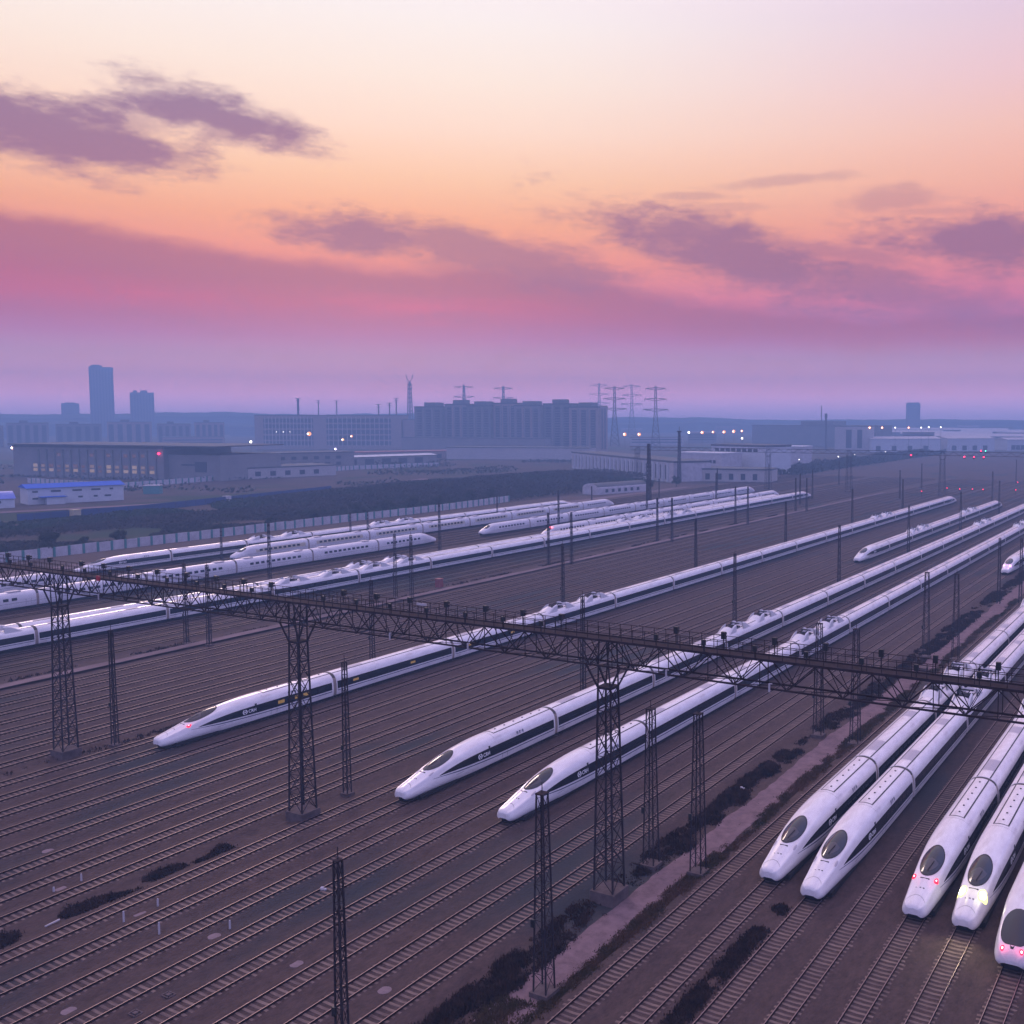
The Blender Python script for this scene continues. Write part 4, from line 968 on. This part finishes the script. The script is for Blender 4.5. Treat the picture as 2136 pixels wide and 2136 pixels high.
# office with window bands
t, L = bldg('office_block', (-1157,941), (-985,1036), 40, 44, 'wide flat roofed office block with bands of windows', M_bl[1], 'office')
for (a, b) in ((0.06,0.40),(0.49,0.93)):
    windows(t, [(a*L, b*L, 4+k*7.6, 9.4+k*7.6) for k in range(5)], nm='window_band')
    for k in range(14): 
        m = MB(); c = (a+(b-a)*(k+0.5)/14)*L; m.box(c-0.5, c+0.5, -0.5, 0.05, 3, 42); build('pier', m, M_bl[2], t)
for k in range(3):
    m = MB(); m.ball((0.15*L+k*9, -0.8, 22), 0.55, nu=6, nv=4); build('ceiling_light', m, G_white, t)
t, L = bldg('annex_block', (-985,1040), (-930,1072), 34, 38, 'plain pinkish annex at the right end of the office block', M_bl[1], 'building')
# big apartment slab
slab = [(0,0.16,0,57,3),(0.16,0.30,6,60,0),(0.30,0.43,0,58,3),(0.43,0.56,7,61,1),(0.56,0.70,0,58,0),(0.70,0.85,7,60,3),(0.85,1.0,0,56,1)]
A, B = Vector((-903,976)), Vector((-653,1013)); a_ = math.atan2(B.y-A.y, B.x-A.x); L = (B-A).length
t = thing('apartment_slab', (A.x, A.y, 0), 'massive long apartment slab with stepped roof blocks in the middle distance', 'apartment building', rz=a_)
for (u0, u1, dy_, h, w) in slab:
    m = MB(); m.box(u0*L, u1*L-0.05, dy_-3, 24, -1.5, h-3); o = build('wall', m, M_bl[w], t)
    m = MB(); m.box(u0*L-0.4, u1*L+0.3, dy_-3.5, 24.5, h-3, h-1.6); build('roof', m, M_roofd, t)
    c = (u0+u1)/2*L; m = MB(); m.box(c-9, c+8, dy_+2, 20, h-1.6, h+3.2); build('roof_block', m, M_bl[3], t)
    for q_ in (0.10, 0.42, 0.74):
        a = (u0+(u1-u0)*q_)*L; m = MB(); m.box(a, a+(u1-u0)*L*0.17, dy_-3.25, dy_-2.9, 5, h-6); fr = build('window_bay', m, M_win, t)
        m = MB()
        for z in range(8, int(h-7), 3): m.box(a-0.1, a+(u1-u0)*L*0.17+0.1, dy_-3.6, dy_-3.2, z, z+0.9)
        build('balcony', m, M_bl[0], fr)
    for q_ in (0.30, 0.62):
        a = (u0+(u1-u0)*q_)*L; m = MB(); m.box(a, a+2.2, dy_-3.5, dy_-2.9, 2, h-4); build('pier', m, M_bl[1 if w == 0 else 0], t)
m = MB(); m.box(L-1.0, L+0.6, 1, 22, -1.5, 55.5); build('end_wall', m, M_bl[1], t)
for k in range(2):
    m = MB(); m.box(L+0.55, L+0.75, 5+k*8, 9+k*8, 4, 52); build('window_bay', m, M_win, t)
bldg('podium', (-884,930), (-690,955), 16, 17, 'plain low building in front of the apartment slab', M_bl[0], roofm=M_roofd)
bldg('podium', (-700,800), (-560,850), 30, 11, 'hazy low sheds between the scrubland and the apartment slab', M_bl[2], roofm=M_roofd)
# white station buildings
t, L = bldg('colonnade_building', (-486,711), (-320,586), 26, 12.2, 'long white two storey building with a row of pale columns behind the trees', M_whitew, roofm=M_roofd, parapet=1.2)
n = 24
for k in range(n):
    a = 3 + k*(L-9)/n
    m = MB(); m.box(a, a+3.4, -0.12, 0.05, 1.0, 10.4); build('window', m, M_win, t)
    m = MB(); m.box(a+3.9, a+5.9, -0.9, 0.05, -1, 11.6); build('column', m, M_shedw, t)
m = MB(); m.box(L-4.5, L+0.2, -0.5, 27, -1.5, 11.9); build('end_block', m, M_whitew, t)
t, L = bldg('white_office', (-362,668), (-322,662), 26, 15.5, 'white three storey building with two bands of windows right of the colonnade', M_whitew, roofm=M_shedw)
windows(t, [(2+k*3.4, 4.3+k*3.4, z, z+2.4) for k in range(10) for z in (3.5, 8.6)])
t, L = bldg('white_office', (-352,705), (-300,690), 30, 20, 'upper white block rising behind the two banded building', M_shedw, roofm=M_roofd, parapet=1.5)
windows(t, [(4+k*5.5, 8+k*5.5, 16.2, 18.6) for k in range(8)])
t, L = bldg('white_office', (-397,806), (-318,812), 26, 16.5, 'white building with tall dark slots at the yard edge', M_whitew, roofm=M_shedw)
windows(t, [(22+k*7.2, 25.6+k*7.2, 1, 14) for k in range(6)])
t, L = bldg('canopy_house', (-318,600), (-262,612), 22, 7.5, 'low pale building with a dark flat canopy beside the floodlight mast', M_bl[2], roofm=M_roofd, parapet=0.9)
windows(t, [(5+k*8, 8+k*8, 1, 5) for k in range(6)])
t = thing('arched_shed', (-303,468,0), 'small white shed with a rounded gable in front of the trees', 'shed', rz=1.35)
m = MB(); pr = [(0,-0.5)]+[(6-6*math.cos(a*math.pi/12), 3.2+2.6*math.sin(a*math.pi/12)) for a in range(13)]+[(12,-0.5)]; k_ = len(pr)
m.v += [(0,b-6*0,c) for b,c in pr] + [(40,b,c) for b,c in pr]; m.f.append(tuple(range(k_))); m.m.append(0); m.f.append(tuple(reversed(range(k_,2*k_)))); m.m.append(0)
for i in range(k_-1): m.f.append((i, i+k_, i+k_+1, i+1)); m.m.append(1 if 1 < i < k_-3 else 0)
build('wall', m, [M_whitew, M_roofd], t); 
for k in range(6):
    q = MB(); q.box(6+k*5, 8+k*5, -0.1, 0.05, 0.8, 2.6); build('window', q, M_win, t)
# sheds with blue roofs on the left
t, L = bldg('blue_roofed_shed', (-520,289), (-507,330), 16, 7.2, 'white shed with a blue sheet roof and small dark windows', M_shedw, 'shed', roofm=M_broof, pitched=1.8)
windows(t, [(a, a+b, 5.0, 5.9) for a, b in ((2,2.4),(10,4.4),(19.5,4.2),(28,4.2),(36.5,1.6))] + [(a, a+b, 1.6, 2.5) for a, b in ((2,2.4),(22,2.0),(29,1.8),(34,3.0))])
m = MB(); m.box(7, 15, -5, -0.1, -1, 2.7); build('lean_to', m, M_shedw, t); m = MB(); m.box(4.5, 16, -5.6, -0.05, 2.75, 2.95); build('lean_to_roof', m, M_broof, t)
t = thing('blue_roofed_shed', (-521,243,0), 'lower shed with a rounded violet blue roof at the left edge', 'shed', rz=1.25)
m = MB(); m.box(0, 36, 0, 16, -1.5, 3.6); build('wall', m, M_shedw, t)
m = MB(); m.grid([[(-0.5+x_*37, -0.6+17.2*k/10, 3.6+3.2*math.sin(math.pi*k/10)) for k in range(11)] for x_ in (0,1)], flip=True); build('roof', m, mat('blue_curved_roof', (0.07,0.12,0.50), 0.45), t)
windows(t, [(20,24,0,2.4),(28,30.5,1.5,2.6),(9,11,1.5,2.6)])
t, L = bldg('green_hut', (-537,361), (-530,366), 5, 3.6, 'small green hut with a bright white roof on the bare field', M_teal, 'hut', roofm=M_whitew, parapet=0.4)
# right background
t, L = bldg('dark_factory', (-640,1420), (-440,1400), 60, 29, 'long dark hazy building with a raised middle on the right', M_bl[3]); m = MB(); m.box(L*0.40, L*0.66, 5, 50, 30, 36); build('roof_block', m, M_bl[3], t); m = MB(); m.bar((L*0.53,20,36),(L*0.53,20,58),1.0); build('antenna', m, M_steel_lo, t)
t, L = bldg('dark_factory', (-700,1560), (-600,1500), 40, 26, 'hazy stepped building left of the long dark one', M_bl[3])
t, L = bldg('pale_office', (-438,1225), (-392,1238), 30, 30, 'pale block with a dark central bay right of the long dark building', M_bl[2]); windows(t, [(14,21,3,26),(28,34,3,26)], nm='window_bay')
for i, (a, b, h, d) in enumerate((((-392,1230),(-318,1280),15,40),((-312,1290),(-262,1330),15,40),((-250,1350),(-225,1375),13,30))):
    t, L = bldg('white_warehouse', a, b, d, h, ('largest','middle','smallest')[i] + ' of the white warehouses with dark doors beyond the far gantry', M_shedw, 'warehouse', 'white warehouses beyond the far gantry', roofm=M_whitew, pitched=2.5)
    windows(t, [(6+k*(L-8)/4, 12+k*(L-8)/4, 0, 6) for k in range(4)], nm='door')
wn = 0
for k, (cx_, cy_, L_) in enumerate(((-560,1900,170),(-430,1760,150),(-360,2060,220),(-250,1820,170),(-210,2250,260),(-120,1950,180),(-560,2300,260),(-60,1640,160),(-60,2420,300),(-330,1560,130),(-160,1580,110))):
    t, L = bldg('pale_roofed_warehouse', (cx_-L_/2, cy_-12), (cx_+L_/2, cy_+12), 50, 13, 'hazy low warehouse with a long pale roof, %s in depth order on the right skyline' % ORD[[1580,1560,1640,1760,1820,1900,1950,2060,2250,2300,2420].index(cy_)], M_bl[3], 'warehouse', 'pale roofed warehouses on the right skyline', roofm=M_whitew, pitched=4)

# ------------------------------------------------------------------ pylons, poles, lamps
def pylon(loc, h, label, rz=0.6, arms=3, top=True):
    t = thing('power_pylon', (*loc, -1), label, 'pylon', 'power pylons on the skyline', rz=rz)
    m = MB(); w = h*0.075; cs1 = lattice(m, 0, h*0.55, h*0.15, w*0.62, 6, 0.5, 0.5); cs2 = lattice(m, h*0.55, h, w*0.62, w*0.30, 6, 0.4, 0.4); build('bracing', m, M_steel_lo, t)
    m = MB()
    for k in range(4): m.bar(cs1(0)[k], cs1(h*0.55)[k], 1.0); m.bar(cs2(h*0.55)[k], cs2(h)[k], 0.9)
    build('leg', m, M_steel_lo, t)
    for i in range(arms):
        z = h*(0.965-0.17*i); l = h*(0.16 if i == 0 else 0.20-0.02*(i % 2)); m = MB()
        for s_ in (-1, 1):
            m.bar((0,-0.8,z-h*0.03),(s_*l,0,z),0.8); m.bar((0,0.8,z-h*0.03),(s_*l,0,z),0.8); m.bar((0,0,z+h*0.012),(s_*l,0,z),0.9)
            for q in (0.35,0.65): m.bar((s_*l*q,0,z-h*0.02),(s_*l*(q+0.15),0,z+h*0.005),0.5)
            m.bar((s_*l,0,z),(s_*l,0,z-h*0.035),0.5)
        build('cross_arm', m, M_steel_lo, t)
    return t
for (p, h, lb) in (((-1162,1375),97,'left pylon of the two rising behind the apartment slab'),((-1110,1417),95,'right pylon of the two rising behind the apartment slab'),((-794,1273),87,'tall pylon just right of the apartment slab'),((-693,1217),84,'nearest and widest pylon at the right of its cluster'),((-1133,1886),112,'faint pylon between the two tall ones in the right cluster'),((-1246,1933),117,'faintest pylon, just above the right end of the apartment slab')):
    pylon(p, h+1, lb, rz=0.5)
t = thing('communication_tower', (-1161,1242,-1), 'slender lattice communication tower with forked top left of the apartment slab', 'tower')
m = MB(); cs = lattice(m, 0, 98, 8, 3.2, 14, 0.5, 0.5); 
for k in range(4): m.bar(cs(0)[k], cs(98)[k], 0.9)
build('lattice', m, M_steel_lo, t)
m = MB()
for s_ in (-1, 1): m.bar((0,0,98),(s_*4.6*0.85,s_*2,105),0.9); m.bar((s_*4.6*0.85,s_*2,105),(s_*5,s_*2.3,110),0.9)
for z in (88, 94): m.box(-3.2,3.2,-3.2,3.2,z,z+0.8)
build('antenna_fork', m, M_steel_lo, t)
for i, (p, h) in enumerate((((-1278,1121),72),((-1258,1143),69),((-1240,1163),69),((-1055,1066),61),((-1044,1076),63),((-1038,1083),70))):
    t = thing('line_pole', (*p, -1), 'thin hazy pole with a short crossbar, %s from the left above the office block' % ORD[i], 'pole', 'thin poles above the office block')
    m = MB(); m.bar((0,0,0),(0,0,h),1.2 if i else 2.4); build('shaft', m, M_steel_lo, t)
    m = MB(); m.bar((-3.5,-2,h-0.5),(3.5,2,h-0.5),0.7); m.bar((-2.5,-1.4,h-4),(2.5,1.4,h-4),0.6); build('crossbar', m, M_steel_lo, t)
t = thing('floodlight_mast', (-316,586,-1), 'tall floodlight mast standing beside the white station buildings', 'mast')
m = MB(); lattice(m, 0, 34, 1.9, 1.0, 16, 0.2, 0.15); 
for sx in (-1,1):
    for sy in (-1,1): m.bar((sx*0.95,sy*0.95,0),(sx*0.5,sy*0.5,34),0.28)
build('lattice', m, M_steel, t); m = MB(); m.box(-1.1,1.1,-1.1,1.1,33.4,34.2); m.bar((0,0,34),(0,0,37),0.2); build('lamp_platform', m, M_steel, t)
t = thing('floodlight_mast', (-236,408,-1), 'tall lattice floodlight mast rising from the far row of trains', 'mast')
m = MB(); lattice(m, 0, 31, 1.7, 0.9, 16, 0.2, 0.13)
for sx in (-1,1):
    for sy in (-1,1): m.bar((sx*0.85,sy*0.85,0),(sx*0.45,sy*0.45,31),0.26)
build('lattice', m, M_steel, t)
for x_, y_, z_, lb in ((-1150,1700,62,'thin hazy spire left of the row of orange lamps'),(-470,1280,47,'short dark chimney above the orange lamps on the right')):
    t = thing('chimney', (x_*1.0, y_, -1), lb, 'chimney'); m = MB(); m.bar((0,0,0),(0,0,z_),2.0); m.bar((0,0,z_*0.9),(0,0,z_+0.5),2.8); build('stack', m, M_steel_lo, t)
LAMPS = [(-969,866,22,0,1.25),(-943.5,894,14.8,1,0.8),(-936.7,901.5,18.8,0,0.7),(-1011,817,13,2,0.8),(-1140.8,623,9.4,0,1.3),(-677,1110,20,0,1.1),(-661,1119,20,0,1.1),(-606,1150,22.4,2,0.8),(-591,1158,22.4,0,1.0),(-578.6,1164,23,0,0.8),(-566,1170,23,0,1.0),(-555,1175.6,23.7,0,1.05),(-545.7,1180,24.3,0,0.8),(-543,1175,15.1,2,0.7),(-396.5,1238,28.7,0,0.9),(-382,1242.6,28.8,0,0.8),(-366.7,1247,28.8,2,0.5),(-351,1251.7,28.8,0,0.75),(-336.5,1255.7,28.9,2,0.45),(-327.6,1258,29.5,2,0.5),(-313.7,1261.6,29.5,2,0.45)]
LT = [G_warm, glow('lamp_amber', (1.0,0.45,0.12), 3.2), G_white]
for i, (x, y, h, k, r_) in enumerate(LAMPS):
    place = 'among the left buildings' if i < 5 else ('in the row right of the apartment slab' if i < 14 else 'in the row on the right skyline'); j = i if i < 5 else (i-5 if i < 14 else i-14)
    t = thing('street_lamp', (x, y, -1), 'lit %s street lamp, %s %s' % ('white' if k == 2 else 'orange', (['brightest one in front of the office block','small one low','small one higher and right','one left of the office block','one at the left edge'][j] if i < 5 else ORD[j]+' from the left'), place), 'street lamp', 'lit street lamps')
    m = MB(); m.bar((0,0,0),(0,0,h+1),0.25); m.bar((0,0,h+1),(0.9,0,h+1.2),0.2); build('pole', m, M_steel_lo, t)
    m = MB(); m.ball((0,-0.6,h+1), r_*1.9); build('lamp_glow_ball', m, LT[k], t)  # oversized ball stands for the lamp's halo, with a brighter core in front
    m = MB(); m.ball((0.3,-0.6-r_*1.9,h+1), r_*0.75); build('glow_core', m, G_core_w, t)
t = thing('floodlight', (-950,887.5,-1), 'small violet white floodlight low among the left buildings', 'floodlight'); m = MB(); m.ball((0,0,4.5), 1.0); build('lamp_glow_ball', m, glow('lamp_violet', (0.85,0.7,1.0), 12), t); m = MB(); m.bar((0,0,0),(0,0,4),0.3); build('pole', m, M_steel_lo, t)
for i, (x, y) in enumerate(((-312,742),(-294.5,743),(-288,815),(-289.5,862),(-288.6,950))):
    t = thing('yard_lamp', (x, y, -0.5), 'white yard lamp on a low pole, %s from the left along the far yard edge' % ORD[i], 'lamp', 'white yard lamps'); m = MB(); m.bar((0,0,0),(0,0,9.4),0.2); build('pole', m, M_steel_lo, t); m = MB(); m.ball((0,-0.2,9.6), (0.55,0.4,0.5,0.3,0.4)[i]); build('lamp_glow_ball', m, G_white, t)

# ------------------------------------------------------------------ scrubland and trees
m2 = MB(); m2.grid([[(-300-1.0*0 - (x_/20)*620, y_, -0.75 - 0.2*math.sin(x_)) for x_ in range(21)] for y_ in range(60, 900, 30)], flip=True)
tag(build('scrub_ground', m2, mat('scrub_soil', (0.050,0.038,0.036), 1, col2=(0.085,0.062,0.055), vscale=0.05, col3=(0.030,0.045,0.026), v3scale=0.018, spec=0.05)), 'dark scrubland beyond the white fence', None, kind='structure')
m2 = MB(); m2.grid([[(-480-30*math.sin(y_*0.012)-w_, y_, -0.45) for w_ in (0,9)] for y_ in range(120, 560, 20)], flip=False)
tag(build('dirt_road', m2, M_path), 'pale dirt track over the bare field by the green hut', None, kind='structure')
m2 = MB(); m2.prism([(-420,528),(-415,534),(-340,577),(-342,571)], -0.6, -0.35); tag(build('dirt_road', m2, M_path), 'pale dirt strip above the tree mass', None, kind='structure')
def leaf_mass(name, gen, n, size, mt, lab, cat='vegetation'):
    m = MB(); rnd2 = random.Random(n)
    for k in range(n):
        q = gen(rnd2)
        if q is None: continue
        x, y, z = q; s_ = size*rnd2.uniform(0.5, 1.3); u = Vector((rnd2.gauss(0,1), rnd2.gauss(0,1), rnd2.gauss(0,1))).normalized(); v = u.orthogonal().normalized(); w_ = u.cross(v)
        a = Vector((x, y, z)); m.quad(tuple(a+v*s_), tuple(a+w_*s_*0.6), tuple(a-v*s_), tuple(a-w_*s_*0.6))
    return tag(build(name, m, mt), lab, cat, kind='stuff')
def wood_h(x, y):
    base = 1.1 + 1.0*noise.noise((x*0.03, y*0.03, 1)) + 0.7*noise.noise((x*0.12, y*0.12, 2))
    k = max(0, min(1, (y-330)/120)) * max(0, 1-abs(x+385)/75.0)
    return max(0.25, base + 6.5*k**0.7)
def g_wood(r_):
    y = r_.uniform(150, 600); x = -324 - r_.random()**1.1*(110 if y < 330 else 135)
    if y > 560 and x > -345: return None
    if noise.noise((x*0.02, y*0.02, 8)) < -0.18 and y < 330: return None
    h = wood_h(x, y); return (x, y, -0.8 + h*r_.random()**0.5)
leaf_mass('woodland', g_wood, 120000, 0.6, M_bank, 'dark scrub and thicket covering the land beyond the white fence')
def g_far(r_):
    x = r_.uniform(-900, -430); y = r_.uniform(250, 900)
    if noise.noise((x*0.012, y*0.012, 3)) < 0.10 or x > -470 or (x > -560 and y < 390): return None
    return (x, y, -0.8 + r_.uniform(0, 5)*max(0.2, noise.noise((x*0.03,y*0.03,6))+0.4))
leaf_mass('far_thicket', g_far, 40000, 1.1, M_leafd, 'patches of dark bushes among the distant sheds')
def tree(x, y, h, r_, label, group, seed):
    t = thing('tree', (x, y, -0.9), label, 'tree', group); rn = random.Random(seed)
    m = MB(); m.bar((0,0,0),(0.2,0.1,h*0.5),0.4)
    for k in range(7):
        a = rn.uniform(0,6.28); m.bar((0.2,0.1,h*(0.3+0.03*k)),(r_*0.7*math.cos(a), r_*0.7*math.sin(a), h*(0.6+0.05*k)),0.13)
    build('trunk', m, M_bark, t); m = MB()
    cl = [(rn.gauss(0,r_*0.42), rn.gauss(0,r_*0.42), h*rn.uniform(0.45,0.92), rn.uniform(0.25,0.5)*r_) for _ in range(14)]
    for k in range(1500):
        c = rn.choice(cl); u = Vector((rn.gauss(0,1),rn.gauss(0,1),rn.gauss(0,1))).normalized(); p_ = Vector(c[:3]) + u*c[3]*rn.random()**0.4; v = u.orthogonal().normalized(); w_ = u.cross(v); s_ = rn.uniform(0.12,0.3)
        m.quad(tuple(p_+v*s_), tuple(p_+w_*s_), tuple(p_-v*s_), tuple(p_-w_*s_))
    build('crown', m, M_leafd, t)
TP = [(-322,150,6),(-321.5,162,7),(-323,170,5.5),(-322,184,8),(-323,196,5),(-322,207,6),(-323,226,4.5),(-323,246,4.5),(-322.5,268,5),(-323,290,6),(-322,312,7),(-323,330,7),(-322,345,7.5),(-323,362,8),(-322,385,8),(-323,402,8.5)]
for i, (x, y, h) in enumerate(TP): tree(x, y, h, h*0.42, 'dark rounded tree leaning over the white fence, %s from the left' % ORD[i], 'trees along the white fence', 40+i)
for i, (x, y, h) in enumerate(((-300,520,6),(-296,545,7),(-280,640,6),(-278,665,7),(-283,700,6),(-290,760,8),(-286,790,7),(-284,830,8))): tree(x, y, h, h*0.5, 'hazy tree between the white station buildings and the tracks, %s from the left' % ORD[i], 'trees by the station buildings', 80+i)
def g_yardedge(r_):
    y = r_.uniform(700, 1200); x = -290 - (y-700)*0.03 + r_.uniform(-30, 14); return (x, y, -0.8 + 6*r_.random()*max(0.3, 0.6+noise.noise((x*0.05,y*0.03,2))))
leaf_mass('hedge', g_yardedge, 16000, 1.2, M_leafd, 'dark hedge line along the far left edge of the yard')
def g_right(r_):
    x = r_.uniform(-190, 40); y = 1230 + r_.uniform(-25, 60); return (x, y, -0.8 + (16+5*noise.noise((x*0.03,0,0)))*r_.random()**0.6)
leaf_mass('woodland', g_right, 22000, 2.2, M_leafd, 'dark mass of trees at the right edge beyond the far gantry')
# yard beyond the far gantry
m2 = MB(); m2.grid([[(-286+10*i, y_, -0.32) for i in range(31)] for y_ in (758, 900, 1060, 1220)]); tag(build('ballast_ground', m2, M_ballast), 'dark far end of the yard narrowing into the haze', None, kind='structure')
# far skyline
def ridge(name, pts, h0, amp, sc, mt, lab, depth=160):
    m = MB(); n = 220; rows = []
    for i in range(n+1):
        t_ = i/n; k = t_*(len(pts)-1); j = min(int(k), len(pts)-2); u = k-j; x = pts[j][0]*(1-u)+pts[j+1][0]*u; y = pts[j][1]*(1-u)+pts[j+1][1]*u
        h = h0 - (15*min(1, max(0, (x+2000)/900.0)) if h0 > 40 else 0) + amp*(noise.noise((x*sc, y*sc, 0)) + 0.5*noise.noise((x*sc*4, y*sc*4, 3)) + 0.25*noise.noise((x*sc*14, y*sc*14, 5)))
        L = math.hypot(x, y); ux, uy = x/L, y/L
        rows.append([(x, y, -1.4), (x+ux*depth*0.15, y+uy*depth*0.15, h*0.8), (x+ux*depth*0.5, y+uy*depth*0.5, h), (x+ux*depth, y+uy*depth, -1.4)])
    m.grid(rows, flip=True); return tag(build(name, m, mt), lab, None, kind='structure')
ridge('wooded_hill', [(-2960,600),(-2650,1420),(-2354,1868),(-1907,2322),(-1322,2698),(-505,2962),(320,2990),(1200,2750)], 49, 7, 0.003, M_leafd, 'low wooded skyline fading into the haze', 120)
ridge('wooded_hill', [(-2700,900),(-2350,1400),(-1950,1950),(-1500,2350),(-1000,2600)], 27, 8, 0.006, M_leafd, 'nearer dark tree line left of the office block', 140)
rn = random.Random(5)
TENS = ['', 'twenty ', 'thirty ', 'forty ']
def ordw(n): return ORD[n] if n < 16 else (['seventeenth','eighteenth','nineteenth','twentieth'][n-16] if n < 20 else ('thirtieth' if n == 29 else 'fortieth' if n == 39 else TENS[(n+1)//10-1] + ORD[(n+1) % 10 - 1]))
for i in range(46):
    D = rn.uniform(1500, 2950); a = R(61.5 - i*1.45 + rn.uniform(-0.5, 0.5)); x, y = -D*math.sin(a), D*math.cos(a)
    w_ = rn.uniform(30, 90); h = rn.uniform(9, 24); 
    t, L = bldg('distant_building', (x-w_/2*math.cos(a), y-w_/2*math.sin(a)), (x+w_/2*math.cos(a), y+w_/2*math.sin(a)), rn.uniform(14,30), h, 'small hazy building, %s from the left in the distant town' % ordw(i), M_bl[i % 4], 'building', 'small buildings of the distant town', roofm=M_roofd if i % 3 else M_whitew)
    m = MB()
    for z in range(3, int(h-2), 4): m.box(2, L-2, -0.2, 0.05, z, z+1.7)
    build('window_band', m, M_win, t)

# ------------------------------------------------------------------ haze
mb = MB(); mb.prism(ring(3260), -2.4, 162)
hz = build('haze', mb, [], None); hz['kind'] = 'stuff'; hz['label'] = 'blue violet evening haze over the yard and the town'
hm = bpy.data.materials.new('haze'); hm.use_nodes = True; t_ = hm.node_tree; t_.nodes.clear()
pv = t_.nodes.new('ShaderNodeVolumePrincipled'); pv.inputs['Color'].default_value = (0.32, 0.52, 0.82, 1); pv.inputs['Density'].default_value = 0.00060; pv.inputs['Anisotropy'].default_value = 0.0
mo = t_.nodes.new('ShaderNodeOutputMaterial'); t_.links.new(pv.outputs[0], mo.inputs['Volume']); hz.data.materials.append(hm)
